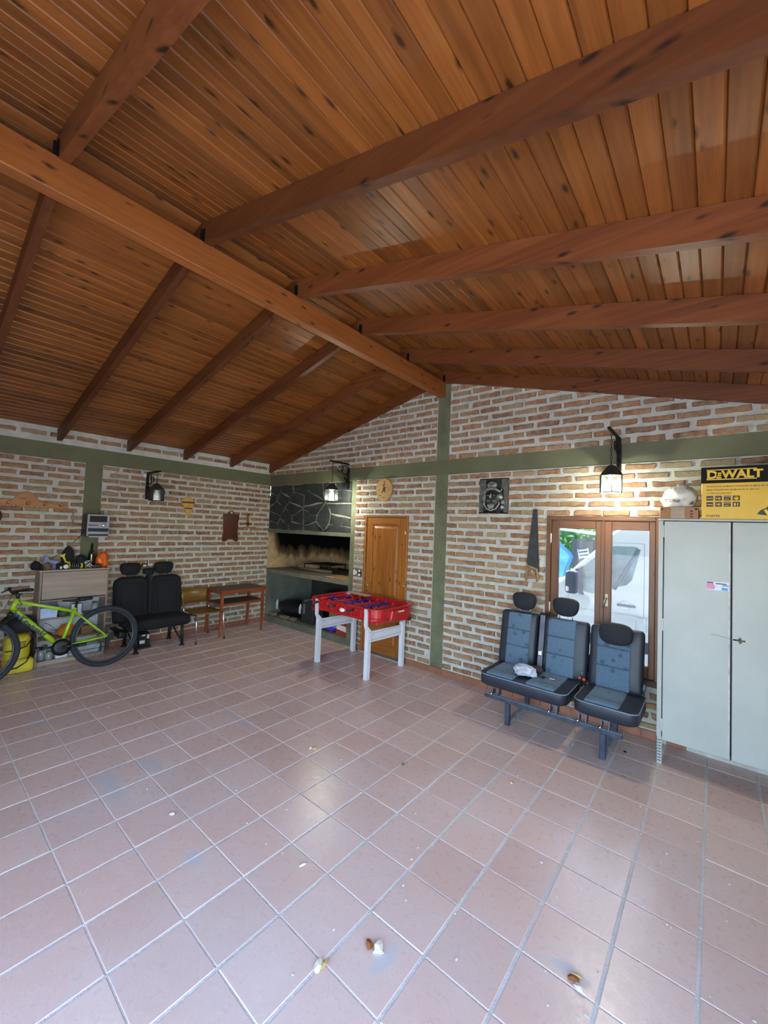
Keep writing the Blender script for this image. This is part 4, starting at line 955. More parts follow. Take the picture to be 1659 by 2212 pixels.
rdw = wood('red_wood', (96, 42, 22), (132, 64, 36), (150, 82, 50), 'y', .4, .2, rndtone=False); rdz = wood('red_wood_leg', (110, 48, 26), (146, 72, 42), (164, 90, 56), 'z', .4, 0, rndtone=False); dkt = wood('dark_top', (62, 44, 36), (84, 62, 50), (100, 78, 64), 'y', .45, 0, rndtone=False)
MB().box(.055, .56, -1.165, -.345, .700, .718, .003).build('top', dkt, st)
for a, b_, c_, d_ in ((.545, .562, -1.165, -.345), (.053, .07, -1.165, -.345)): MB().box(a, b_, c_, d_, .664, .716, .003).build('apron', rdw, st)
for y in (-1.167, -.362): MB().box(.07, .545, y, y+.017, .664, .716, .003).build('apron', rdw, st)
MB().box(.08, .545, -1.14, -.38, .495, .509, .003).build('shelf', dkt, st); MB().box(.53, .548, -1.14, -.38, .478, .512, .003).build('shelf_lip', rdw, st); MB().box(.08, .53, -1.145, -1.13, .478, .512, .003).build('shelf_lip', rdw, st); MB().box(.08, .53, -.39, -.375, .478, .512, .003).build('shelf_lip', rdw, st)
for x in (.10, .52):
    for y in (-1.135, -.395):
        s1 = .021; mb = MB(); bx, by = x+(.015 if x > .3 else -.02), y+(-.015 if y < -.8 else -.018)
        mb.add([(x-s1, y-s1, .664), (x+s1, y-s1, .664), (x+s1, y+s1, .664), (x-s1, y+s1, .664), (bx-.014, by-.014, .001), (bx+.014, by-.014, .001), (bx+.014, by+.014, .001), (bx-.014, by+.014, .001)], [(0, 1, 2, 3), (7, 6, 5, 4)]+[(i, (i+1) % 4, 4+(i+1) % 4, 4+i) for i in range(4)]); mb.build('leg', rdz, st)

# ------------------------------------------------------------------ football table
red = simple('red_plastic', (172, 22, 26), .32, var=.08, vs=8, coat=.1); redd = simple('red_plastic_dull', (166, 30, 34), .4); whp = simple('white_leg', (206, 208, 214), .35, var=.03, vs=3); blu = simple('blue_plastic', (30, 40, 150), .35); hdl = simple('handle_rubber', (40, 40, 42), .6); pinkr = simple('red_rod', (214, 92, 84), .3, .3)
ft = empty('football_table', 'red toy football table on white legs in front of the door', 'football table', (2.86, -.45, 0))
def rrect(x0, x1, y0, y1, r, n=6):
    o = []
    for cx, cy, a0 in ((x1-r, y1-r, 0), (x0+r, y1-r, 90), (x0+r, y0+r, 180), (x1-r, y0+r, 270)):
        for i in range(n+1): a = math.radians(a0+90*i/n); o.append((cx+r*math.cos(a), cy+r*math.sin(a)))
    return o
TX, TX2, TYa, TYb = 2.225, 3.475, -.835, -.075
O1 = rrect(TX+.03, TX2-.03, TYa+.02, TYb-.02, .13); O2 = rrect(TX, TX2, TYa, TYb, .15); I2 = rrect(TX+.035, TX2-.035, TYa+.035, TYb-.035, .12); I1 = rrect(TX+.045, TX2-.045, TYa+.045, TYb-.045, .11)
mb = MB(); N = len(O1); rings = [(O1, .69), (O1, .72), (O2, .735), (O2, .815), (rrect(TX-.012, TX2+.012, TYa-.012, TYb+.012, .16), .82), (rrect(TX-.012, TX2+.012, TYa-.012, TYb+.012, .16), .838), (I2, .838), (I1, .755)]
mb.v = [(x, y, z) for pl, z in rings for x, y in pl]; mb.f = [(k*N+i, k*N+(i+1) % N, (k+1)*N+(i+1) % N, (k+1)*N+i) for k in range(len(rings)-1) for i in range(N)]+[tuple(range(N))]; mb.sm = [False]*len(mb.f)
mb.build('table_body', red, ft)
MB().prism(rrect(TX+.042, TX2-.042, TYa+.042, TYb-.042, .11), .745, .757, 'z').build('pitch', simple('pitch_red', (150, 34, 40), .5), ft)
for x in (2.60, 2.70, 2.95, 3.05, 3.21): MB().box(x-.006, x+.006, TYa-.012, TYa+.002, .72, .815, .002).build('side_rib', redd, ft)
for x in (2.27, 2.50, 2.79, 3.12, 3.24): MB().lathe([(.018, 0), (.014, .010)], (x, TYa-.001, .80), (0, -1, 0), 12).build('rod_bush', redd, ft)
MB().box(3.29, 3.43, TYa+.03, TYb-.03, .662, .70, .008).build('end_flange', red, ft); MB().box(2.27, 2.41, TYa+.03, TYb-.03, .662, .70, .008).build('end_flange', red, ft)
MB().prism([(-.60, .69), (-.30, .66), (-.27, .72), (-.29, .815), (-.61, .815), (-.63, .72)], 3.46, 3.51, 'x', .008).build('ball_return', red, ft)
MB().prism([(-.60, .69), (-.30, .66), (-.27, .72), (-.29, .815), (-.61, .815), (-.63, .72)], 2.19, 2.24, 'x', .008).build('ball_return', red, ft)
MB().box(3.508, 3.5115, -.50, -.38, .785, .80, .001).build('score_plate', simple('score_white', (226, 222, 220), .5), ft)
MB().blob((2.90, TYa-.015, .765), (.045, .022, .026), 3, .2, 3).build('ball_cup', simple('cup_white', (226, 226, 226), .4), ft)
for k, x in enumerate((2.30, 2.46, 2.62, 2.78, 2.94, 3.10, 3.26, 3.38)):
    near = k in (0, 1, 3, 5); y0, y1 = (TYa-.075, TYb+.02) if near else (TYa-.015, TYb+.02)
    rod = MB().tube([(x, y0, .802), (x, y1, .802)], .006, 8).build('rod', pinkr, ft)
    MB().tube([(x, y0-.055, .802), (x, y0+.05, .802)] if near else [(x, y1-.055, .802), (x, y1+.015, .802)], .016, 10).build('handle', hdl, rod)
    blue = k in (1, 3, 5, 7) or k == 0
    ys = (-.455,) if k in (0, 7) else ((-.62, -.29) if k in (1, 6) else (-.68, -.53, -.38, -.23))
    pm = MB()
    for y in ys: pm.box(x-.011, x+.011, y-.016, y+.016, .766, .818, .004).lathe([(.009, 0), (.011, .008), (.009, .018), (.003, .021)], (x, y, .818), n=8).box(x-.018, x+.018, y-.011, y+.011, .762, .774, .002)
    pm.tube([(x, ys[0]-.03, .802), (x, ys[-1]+.03, .802)], .0105, 8)
    pm.build('players', blu if blue else simple('red_player', (190, 40, 40), .35), rod)
for x in (2.418, 3.297):
    lg = {}
    for y in (-.795, -.118):
        s1 = .027; mb = MB(); sgn = 1 if x > 3 else -1
        P = [(x-s1, y-s1), (x+s1, y-s1), (x+s1, y+s1), (x-s1, y+s1)]
        yo = -1 if y < -.4 else 1
        Pt = [(x-s1+.004, y-.012+yo*.045), (x+s1-.004, y-.012+yo*.045), (x+s1-.004, y+.012+yo*.045), (x-s1+.004, y+.012+yo*.045)]
        hi = .835 if y < -.4 else .80
        R_ = [(P, .001), (P, .575), (Pt, .635), (Pt, hi)]; mb.v = [(a, b_, z) for pl, z in R_ for a, b_ in pl]
        mb.f = [(k*4+i, k*4+(i+1) % 4, (k+1)*4+(i+1) % 4, (k+1)*4+i) for k in range(3) for i in range(4)]+[(3, 2, 1, 0), (12, 13, 14, 15)]; mb.sm = [False]*len(mb.f)
        l_ = mb.build('leg', whp, ft)
        if y < -.4:
            for z in (.56, .43): MB().lathe([(.007, 0), (.005, .004)], (x+.027, y, z), (1, 0, 0), 8).build('screw', steel, l_)
    cp = MB().prism([(-.768, .43), (-.145, .415), (-.145, .545), (-.768, .565)], x-.010, x+.010, 'x', .003).build('end_panel', whp, ft)
    for z in (.455, .532): MB().box(x+.0098, x+.0115, -.76, -.15, z-.003, z+.003).build('groove', simple('panel_groove', (150, 154, 164), .6), cp)
MB().lathe([(.03, 0), (.03, .04)], (3.40, -.12, .62), n=12).build('ball_holder', blk, ft)
solo(MB().box(-.21, .21, -.055, .055, 0, .014, .003, Matrix.Translation((2.53, -.16, .839)) @ Matrix.Rotation(-.08, 4, 'Z')), 'wooden_board', wood('pale_slat', (150, 130, 96), (184, 164, 128), (200, 182, 148), 'x', .6, .1), 'pale wooden slat lying across the back rim of the football table', 'slat')

# ------------------------------------------------------------------ blue three-place van seat under the window
dn = simple('navy_vinyl', (32, 37, 48), .5, var=.1, vs=14, bump=.25, bs=150); fb = fabric_print('blue_print', (82, 102, 120), (20, 28, 40)); hrb = simple('headrest_black', (24, 26, 32), .85, var=.15, vs=30, bump=.3, bs=200)
pip = simple('piping', (104, 120, 136), .6); stl = simple('blued_steel', (52, 60, 76), .5, .3, var=.2, vs=14); dst = simple('dusty_steel', (150, 156, 160), .6, .2, var=.15, vs=12)
vs_ = empty('van_seat_row', 'blue patterned three-place van seat row on a steel frame below the window', 'bench seat', (5.35, -.45, 0))
def backrest(x0, x1, i0, i1, M, zt=.985):
    r = MB().cushion(x0, x1, -.30, -.175, .43, zt, .04, (0, .008, 0), M).build('backrest', dn, vs_)
    zz = (.445, .635, .80, zt-.012)
    for a, b_ in zip(zz, zz[1:]): MB().cushion(i0, i1, -.325, -.27, a+.001, b_-.001, .014, (0, .006, 0), M).build('fabric_panel', fb, r)
    return r
M1 = RX(-.25, .43, -.16)
backrest(4.70, 5.085, 4.79, 5.025, M1); backrest(5.135, 5.56, 5.20, 5.455, M1); backrest(5.575, 6.005, 5.645, 5.912, M1)
for xc in (4.94, 5.35):
    hr = MB().egg((xc, -.20, 1.098), (.118, .055, .090), .68, .14).build('headrest', hrb, vs_)
    for dx in (-.06, .06): MB().tube([(xc+dx, -.185, .95), (xc+dx, -.195, 1.06)], .005, 6).build('headrest_rod', steel, hr)
MB().egg((5.803, -.315, .945), (.134, .055, .096), .7, .05).build('headrest', hrb, vs_)
def seatpad(x0, x1, parts, nm):
    P = rrect(x0, x1, -.76, -.24, .07, 5); P2 = rrect(x0+.03, x1-.03, -.735, -.26, .06, 5); N = len(P); mb = MB()
    rings = [(P2, .335), (P, .355), (P, .432), (inset(P, .004), .446)]; mb.v = [(x, y, z) for pl, z in rings for x, y in pl]
    mb.f = [(k*N+i, k*N+(i+1) % N, (k+1)*N+(i+1) % N, (k+1)*N+i) for k in range(3) for i in range(N)]+[tuple(range(N-1, -1, -1)), tuple(range(3*N, 4*N))]; mb.sm = [True]*(3*N)+[False]*2
    c_ = mb.build('seat_cushion', dn, vs_)
    MB().tube([(x, y, .443) for x, y in P], .005, 6, closed=True).build('piping', pip, c_)
    for a, b_ in parts:
        MB().cushion(a, b_, -.735, -.62, .41, .462, .018, (0, 0, .006)).cushion(a, b_, -.62, -.28, .41, .456, .014, (0, 0, .008)).build('fabric_panel', fb, c_)
seatpad(4.715, 5.515, ((4.775, 5.04), (5.155, 5.41)), 0); seatpad(5.568, 6.035, ((5.645, 5.90),), 1)
MB().cushion(5.09, 5.135, -.27, -.19, .5, 1.01, .02, (0, 0, 0), M1).cushion(5.10, 5.20, -.25, -.15, .93, 1.0, .03, (0, 0, 0), M1).build('belt_column', hrb, vs_)
bl = MB().box(5.125, 5.172, -.338, -.332, .46, .985, .002, M1).build('seat_belt', simple('grey_webbing', (96, 98, 112), .8), vs_)
MB().box(5.13, 5.168, -.350, -.337, .595, .64, .004, M1).tube([M1 @ Vector((5.12, -.345, .645)), M1 @ Vector((5.149, -.35, .635)), M1 @ Vector((5.178, -.345, .645))], .004, 5).build('belt_tongue', steel, bl)
redb = simple('red_button', (206, 70, 66), .5)
for x, y in ((5.528, -.34), (5.566, -.36)):
    s_ = MB().box(x-.014, x+.014, y-.014, y+.014, .42, .50, .005, RX(y, .43, .25)).build('belt_buckle', blk, vs_); MB().box(x-.012, x+.012, y-.018, y+.008, .498, .512, .003, RX(y, .43, .25)).build('release_button', redb, s_)
for x in (5.52, 6.01): MB().lathe([(.035, 0), (.03, .018)], (x, -.27, .52), (1, 0, 0), 12).build('recliner_cover', simple('recliner_grey', (72, 78, 92), .5), vs_)
# frame
MB().box(4.752, 5.922, -.70, -.66, .206, .242, .004).build('front_rail', stl, vs_); MB().box(4.752, 5.922, -.70, -.66, .2425, .2445).build('rail_dust', dst, vs_); MB().box(4.752, 5.90, -.19, -.15, .206, .242, .004).build('rear_rail', stl, vs_)
for x in (4.982, 5.785):
    MB().box(x-.022, x+.022, -.70, -.66, .001, .206, .004).build('leg', stl, vs_); MB().box(x-.022, x+.022, -.19, -.15, .001, .206, .004).build('leg', stl, vs_); MB().box(x-.02, x+.02, -.66, -.19, .001, .036, .004).build('floor_bar', dst, vs_)
for x in (4.86, 5.395, 5.63, 5.80):
    bst = simple('bracket_steel', (92, 96, 104), .45, .6); b_ = MB().prism([(-.71, .243), (-.62, .243), (-.60, .34), (-.66, .34)], x-.032, x-.025, 'x').prism([(-.71, .243), (-.62, .243), (-.60, .34), (-.66, .34)], x+.025, x+.032, 'x').box(x-.0255, x+.0255, -.655, -.61, .29, .34).build('bracket', bst, vs_); MB().prism([(-.21, .243), (-.14, .243), (-.16, .34), (-.24, .34)], x-.032, x+.032, 'x').build('bracket', bst, vs_)
    MB().lathe([(.010, 0), (.010, .03)], (x-.04, -.70, .236), (.3, 0, 1), 8).build('bolt', steel, b_)
rg = empty('cleaning_rag', 'pale grey crumpled rag on the blue double seat cushion', 'rag', (5.09, -.53, .463))
MB().blob((5.085, -.55, .50), (.095, .075, .055), 51, .4, 2.6, 34, 20, zmin=.469, fold=.10).build('cloth', simple('rag_cloth', (178, 182, 194), .9, var=.15, vs=16, bump=.5, bs=40), rg)
solo(MB().cushion(5.09, 5.21, -.445, -.375, .468, .515, .02, (0, 0, .01)), 'brown_pouch', simple('brown_felt', (62, 48, 46), .9), 'dark brown pouch behind the grey rag on the blue seat', 'pouch')
sdv = empty('screwdriver', 'long screwdriver lying on the blue seat beside the rag', 'screwdriver', (5.26, -.51, .463))
MB().tube([(5.26, -.529, .476), (5.39, -.495, .474)], .0035, 6).build('shaft', steel, sdv); MB().tube([(5.20, -.545, .482), (5.265, -.528, .478)], .011, 8).build('grip', blk, sdv)

# ------------------------------------------------------------------ metal cabinet and what stands on it
gm = simple('cabinet_grey', (164, 168, 161), .38, var=.035, vs=2.5, spec=.4); gdk = simple('cabinet_gap', (20, 24, 26), .8)
mc = empty('metal_cabinet', 'tall pale grey two-door metal cabinet on perforated legs', 'cabinet', (6.57, -.22, 0))
MB().box(6.122, 6.145, -.40, -.022, .19, 1.972, .002).box(6.995, 7.018, -.40, -.022, .19, 1.972, .002).box(6.145, 6.995, -.40, -.022, .19, .21).box(6.145, 6.995, -.04, -.022, .21, 1.95).build('carcass', gm, mc)
MB().box(6.118, 7.022, -.424, -.02, 1.958, 1.975, .003).build('top', gm, mc); MB().box(6.15, 6.99, -.39, -.37, .20, 1.955).build('dark_interior', gdk, mc)
MB().box(6.120, 6.152, -.422, -.395, .19, 1.957, .002).box(6.988, 7.020, -.422, -.395, .19, 1.957, .002).build('front_frame', gm, mc)
d_l = MB().box(6.1575, 6.571, -.421, -.395, .192, 1.953, .003).build('door', gm, mc); d_r = MB().box(6.581, 6.984, -.421, -.395, .192, 1.953, .003).build('door', gm, mc)
for z in (1.87, 1.11, .31): MB().box(6.147, 6.16, -.4235, -.41, z-.05, z+.05, .002).build('hinge', gm, mc)
MB().box(6.5735, 6.5785, -.4215, -.41, .19, 1.955).build('door_gap', gdk, mc)
st_ = MB().box(6.432, 6.562, -.4222, -.421, 1.432, 1.494).build('sticker', simple('sticker_white', (206, 212, 226), .5, var=.06, vs=40), d_l)
MB().prism([(6.432, 1.435), (6.475, 1.437), (6.482, 1.45), (6.470, 1.487), (6.432, 1.484)], -.4222, -.4226, 'y').build('pink_patch', simple('sticker_pink', (190, 120, 150), .5), d_l)
MB().prism([(6.52, 1.434), (6.556, 1.433), (6.556, 1.452), (6.522, 1.456)], -.4222, -.4226, 'y').build('blue_patch', simple('sticker_blue', (70, 150, 200), .5), d_l)
MB().box(6.434, 6.472, -.4228, -.4222, 1.484, 1.492).box(6.485, 6.548, -.4228, -.4222, 1.478, 1.486).box(6.525, 6.56, -.4228, -.4222, 1.468, 1.474).build('black_print', simple('print_black', (24, 24, 26), .5), d_l)
MB().box(6.587, 6.655, -.4225, -.42, 1.071, 1.083, .0005).build('handle_slot', gdk, d_r)
MB().add([(6.606, -.421, 1.077), (6.626, -.421, 1.106), (6.648, -.421, 1.077), (6.626, -.421, 1.048), (6.611, -.435, 1.077), (6.626, -.435, 1.099), (6.643, -.435, 1.077), (6.626, -.435, 1.055), (6.626, -.442, 1.077)], [(0, 1, 5, 4), (1, 2, 6, 5), (2, 3, 7, 6), (3, 0, 4, 7), (4, 5, 8), (5, 6, 8), (6, 7, 8), (7, 4, 8)]).build('handle', steel, d_r)
MB().tube([(6.46, -.4215, 1.093), (6.50, -.4215, 1.092), (6.545, -.4215, 1.083), (6.571, -.4215, 1.078)], .0016, 4).build('scratch', simple('scratch_m', (110, 118, 118), .6), d_l)
MB().box(6.560, 6.571, -.4216, -.4205, .2, 1.95).build('worn_edge', simple('worn_edge_m', (176, 172, 170), .5, var=.1, vs=18), d_l)
for x, sx in ((6.121, 1), (7.019, -1)):
    for y, sy in ((-.423, 1), (-.022, -1)):
        l_ = MB().box(x, x+sx*.036, y, y+sy*.003, .0005, .215).box(x, x+sx*.003, y, y+sy*.036, .0005, .215).build('leg', gm, mc)
        if sy > 0:
            hm = MB()
            for k in range(8):
                z = .02+.023*k
                for dx in ((.008, .016), (.020, .029)): hm.prism([(x+sx*(dx[0]), z), (x+sx*dx[1], z+.004), (x+sx*dx[1], z+.012), (x+sx*dx[0], z+.008)], y-.0004, y-.0002, 'y')
            hm.build('holes', gdk, l_, kind='stuff')
yb = simple('box_yellow', (216, 172, 28), .45, var=.04, vs=3); kb = simple('box_black', (9, 8, 8), .6, spec=.2); ink = simple('box_ink', (26, 20, 10), .5); ylet = simple('letter_yellow', (222, 180, 34), .5)
tb_ = empty('tool_box_carton', 'large yellow and black cardboard tool carton with yellow lettering on the cabinet', 'carton', (6.68, -.27, 1.9755))
MB().box(6.395, 6.98, -.424, -.12, 1.976, 2.255, .004).build('carton_base', yb, tb_); ld = MB().box(6.392, 6.983, -.427, -.117, 2.255, 2.378, .003).build('carton_lid', kb, tb_)
FR = (PI/2, 0, 0); yt = -.4278
text('lettering', 'D', .082, ylet, tb_, (6.426, yt, 2.2905), FR, .0006, .0034, 1.12); text('lettering', 'E', .058, ylet, tb_, (6.4835, yt, 2.2905), FR, .0006, .0030, 1.05); text('lettering', 'WALT', .082, ylet, tb_, (6.517, yt, 2.2905), FR, .0006, .0034, 1.0)
for z in (2.281, 2.355): MB().box(6.425, 6.715, yt-.0006, yt+.002, z-.0035, z+.0035).build('lettering_bar', ylet, tb_)
yt2 = -.4246
for k, (s_, z) in enumerate((('TRONZADORA DE METAL/CORTADORA DE METAL DE 14" (355 mm)', 2.222), ('SERRA TRONZADORA DE METAIS DE 14" (355 mm)', 2.196), ('14" (355 mm) CHOP SAW', 2.170))): text('small_print', s_, .0145, ink, tb_, (6.426, yt2, z), FR, .0003, .0003, .92)
text('model_number', 'D28730', .022, ink, tb_, (6.424, yt2, 1.992), FR, .0003, .0006, 1.15)
for i in range(4):
    for j in range(2):
        x, z = 6.426+i*.0515, 2.118-j*.047
        pc = MB().box(x, x+.041, yt2-.0006, yt2+.001, z, z+.036).build('pictogram', ink, tb_); mb = MB(); yy = yt2-.0009
        if i == 0: mb.box(x+.004, x+.037, yy, yy+.0004, z+.014, z+.020)
        elif i == 1: mb.lathe([(.010, 0), (.010, .0004)], (x+.024, yy, z+.018), (0, 1, 0), 14).box(x+.005, x+.010, yy, yy+.0004, z+.010, z+.026)
        elif i == 2: mb.box(x+.003, x+.038, yy, yy+.0004, z+.026, z+.030).box(x+.006, x+.03, yy, yy+.0004, z+.008, z+.012)
        elif j == 0: mb.lathe([(.014, 0), (.014, .0004)], (x+.021, yy, z+.017), (0, 1, 0), 14)
        else: mb.box(x+.008, x+.018, yy, yy+.0004, z+.006, z+.028).box(x+.026, x+.031, yy, yy+.0004, z+.006, z+.028)
        mb.build('pictogram_mark', ylet, pc)
MB().prism([(6.715, 2.015), (6.735, 2.045), (6.765, 2.06), (6.78, 2.085), (6.86, 2.10), (6.90, 2.06), (6.90, 2.01), (6.78, 2.005)], yt2-.0006, yt2+.001, 'y').build('saw_picture', ink, tb_); MB().prism([(6.752, 2.045), (6.768, 2.052), (6.782, 2.01), (6.77, 2.008)], yt2-.001, yt2, 'y').build('saw_picture_blade', ylet, tb_)
MB().lathe([(.02, 0), (.02, .0008)], (6.80, yt2-.0006, 2.195), (0, 1, 0), 18).build('picture_disc', simple('disc_red_brown', (120, 60, 24), .5), tb_)
cb = empty('small_carton', 'small brown cardboard carton on the left end of the cabinet', 'carton', (6.25, -.30, 1.9755))
MB().box(6.126, 6.378, -.422, -.20, 1.976, 2.069, .003).build('body', simple('carton_brown', (158, 114, 76), .7, var=.06), cb); MB().box(6.20, 6.29, -.4235, -.4215, 1.978, 2.066).build('tape', simple('shiny_tape', (140, 112, 82), .35), cb)
for x in (6.14, 6.362): MB().lathe([(.009, 0), (.009, .001)], (x, -.4232, 2.052), (0, 1, 0), 12).build('corner_mark', simple('mark_brown', (70, 42, 30), .6), cb)
for z in (1.985, 2.008, 2.030): MB().box(6.325, 6.343, -.4232, -.4218, z, z+.012).build('print_mark', simple('mark_brown', (70, 42, 30), .6), cb)
pb = empty('plastic_bag', 'crumpled white plastic bag on the small brown carton', 'bag', (6.26, -.30, 2.0695))
wbag = simple('white_bag', (206, 204, 190), .45, var=.08, vs=9, bump=.3, bs=25)
mb = MB().blob((6.245, -.31, 2.145), (.108, .10, .105), 61, .3, 2.6, 36, 22, zmin=2.07, fold=.07); mb.v = [(x+.07*max(0, z-2.12), y, z) for x, y, z in mb.v]
mb.build('body', wbag, pb); MB().prism([(6.185, 2.205), (6.28, 2.245), (6.32, 2.27), (6.33, 2.255), (6.29, 2.225), (6.20, 2.19)], -.36, -.345, 'y', .003).build('folded_strip', simple('strip_olive', (96, 94, 72), .6), pb)
text('bag_lettering', 'ICONE', .034, simple('faint_ink', (70, 78, 86), .6), pb, (6.155, -.438, 2.115), (PI/2, .1, .12), .004, .0002, 1.0, .2)
MB().prism([(6.315, 2.09), (6.345, 2.12), (6.35, 2.09)], -.424, -.40, 'y').build('black_corner', blackpl, pb)

# ------------------------------------------------------------------ on the back wall
ck_ = empty('wood_slice_clock', 'round wood slice clock with dark hands above the pine door', 'clock', (2.83, FZ, 2.35))
mb = MB(); P = [(2.831+.150*math.cos(a)*(1+.02*math.sin(3*a)), 2.351+.168*math.sin(a)*(1+.015*math.cos(2*a+1))) for a in [2*PI*i/40 for i in range(40)]]
bark = MB().prism(P, FZ-.002, FZ-.032, 'y', .004).build('bark_rim', wood('bark', (120, 92, 56), (166, 132, 84), (188, 156, 106), 'y', .8, 0, rndtone=False), ck_)
g_ = NG('slice_face'); v_ = g_.coords(False); vn = g_.n('VectorMath', operation='LENGTH'); g_.l(v_, vn.inputs[0]); wr = g_.n('TexWave', wave_type='RINGS'); wr.rings_direction = 'Y'; wr.inputs['Scale'].default_value = 16.; wr.inputs['Distortion'].default_value = 3.; g_.l(v_, wr.inputs['Vector'])
g_.color(g_.mix(g_.ramp(g_.noise(v_, 14., 4), [(.35, 0.), (.75, .5)]), g_.ramp(wr.outputs['Fac'], [(.2, (172, 130, 76)), (.8, (188, 148, 94))]), (150, 108, 60))); g_.set(Roughness=.7)
MB().prism(inset(P, .008), FZ-.0322, FZ-.034, 'y').build('face', g_.m, ck_)
hd = simple('clock_hand', (46, 34, 22), .5)
for a, L, w_ in ((20, .06, .006), (-32, .075, .005), (115, .045, .004)):
    d = Vector((math.sin(math.radians(a)), 0, -math.cos(math.radians(a)))); c_ = Vector((2.83, FZ-.037, 2.365)); MB().tube([c_-d*.02, c_+d*L*.5, c_+d*L], [w_, w_*1.3, w_*.4], 6).build('hand', hd, ck_)
MB().tube([(2.80, FZ-.036, 2.42), (2.83, FZ-.036, 2.40), (2.835, FZ-.036, 2.45)], .005, 6).lathe([(.012, 0), (.012, .006)], (2.83, FZ-.034, 2.365), (0, -1, 0), 12).build('ornament', hd, ck_)
for a in (0, 90, 180, 225, 270):
    MB().lathe([(.009, 0), (.008, .004)], (2.831+.095*math.cos(math.radians(a)), FZ-.034, 2.351+.115*math.sin(math.radians(a))), (0, -1, 0), 10).build('hour_dot', simple('dot_brown', (96, 62, 32), .6), ck_)

pewter = simple('pewter_relief', (132, 134, 128), .4, .4, var=.35, vs=16); pdk = simple('pewter_dark', (44, 46, 44), .5, .4, var=.2, vs=18)
pq = empty('relief_plaque', 'dark pewter relief plaque of a bearded old man in a hat', 'plaque', (4.485, FZ, 2.02))
MB().box(4.305, 4.665, FZ-.018, FZ-.002, 2.022, 2.434, .004).build('plate', pdk, pq)
def X(px): return 4.305+(px-230)/530*.36
def Zp(py): return 2.434-(py-190)/670*.414
yf = FZ-.018
rb = MB()
for k in range(26):
    z = 2.04+.0148*k; rb.box(4.312, 4.36 if k < 17 else 4.39, yf-.003, yf+.001, z, z+.007, .001); rb.box(4.61 if k < 18 else 4.58, 4.658, yf-.003, yf+.001, z, z+.007, .001)
rb.build('reed_background', pewter, pq, kind='stuff')
def lump(x, y, rx, ry, d): return MB().blob((X(x), yf, Zp(y)), (rx/530*.36, d, ry/670*.414), x, .12, 2, 16, 10)
lump(465, 590, 150, 150, .022).build('face', pdk, pq)
lump(465, 320, 88, 80, .03).build('hat_crown', pewter, pq)
MB().tube([(X(330), yf-.012, Zp(470)), (X(380), yf-.022, Zp(405)), (X(465), yf-.026, Zp(380)), (X(550), yf-.022, Zp(400)), (X(625), yf-.012, Zp(450))], [.012, .019, .021, .019, .010], 10).build('hat_brim', pewter, pq)
lump(335, 565, 38, 85, .02).build('ear', pewter, pq); lump(605, 545, 58, 66, .024).build('ear', pewter, pq); lump(655, 640, 36, 46, .018).build('curl', pewter, pq); lump(650, 735, 34, 36, .016).build('curl', pewter, pq)
MB().tube([(X(460), yf-.02, Zp(480)), (X(458), yf-.036, Zp(545)), (X(455), yf-.03, Zp(570))], [.008, .014, .009], 8).build('nose', pewter, pq)
lump(410, 612, 42, 34, .034).build('moustache', pewter, pq); lump(510, 612, 42, 34, .034).build('moustache', pewter, pq)
for x in (405, 515): lump(x, 515, 26, 14, .028).build('eye', pewter, pq)
MB().tube([(X(345), yf-.014, Zp(570)), (X(335), yf-.018, Zp(680)), (X(390), yf-.02, Zp(770)), (X(470), yf-.022, Zp(800)), (X(560), yf-.02, Zp(760)), (X(610), yf-.016, Zp(670)), (X(590), yf-.012, Zp(600))], .009, 8).build('beard_edge', pewter, pq)
for k in range(6): MB().tube([(X(400+24*k), yf-.022, Zp(660)), (X(412+20*k), yf-.026, Zp(715)), (X(430+12*k), yf-.022, Zp(770))], [.005, .007, .004], 6).build('beard_strand', pewter, pq)
MB().tube([(X(590), yf-.01, Zp(380)), (X(645), yf-.016, Zp(395)), (X(640), yf-.014, Zp(450))], [.004, .010, .003], 6).build('feather', steel, pq)
sw = empty('hand_saw', 'old hand saw hanging blade up on the brick wall beside the window', 'saw', (4.96, FZ, 1.28))
MB().prism([(4.949, 2.075), (4.993, 2.075), (5.030, 1.405), (5.005, 1.415), (4.97, 1.43), (4.888, 1.47)], FZ-.020, FZ-.022, 'y').build('blade', simple('saw_blade', (44, 46, 46), .55, .4, var=.25, vs=12), sw)
sh = wood('saw_handle', (92, 70, 42), (132, 104, 66), (154, 126, 84), 'z', .6, 0, rndtone=False)
def hp(pts, r): return MB().tube([(x, FZ-.024, z) for x, z in pts], r, 8)
h0 = hp([(4.89, 1.485), (4.905, 1.45), (4.95, 1.44), (5.0, 1.425), (5.012, 1.37), (5.015, 1.32), (5.006, 1.295)], [.008, .012, .014, .014, .014, .013, .008]); h0.tube([(4.905, FZ-.024, 1.45), (4.90, FZ-.024, 1.38), (4.892, FZ-.024, 1.33), (4.895, FZ-.024, 1.295)], [.012, .014, .014, .008], 8); h0.tube([(4.90, FZ-.024, 1.40), (4.945, FZ-.024, 1.375), (5.012, FZ-.024, 1.345)], .012, 8); h0.tube([(4.955, FZ-.024, 1.438), (4.975, FZ-.024, 1.40), (5.0, FZ-.024, 1.375)], .009, 6)
h0.build('handle', sh, sw)

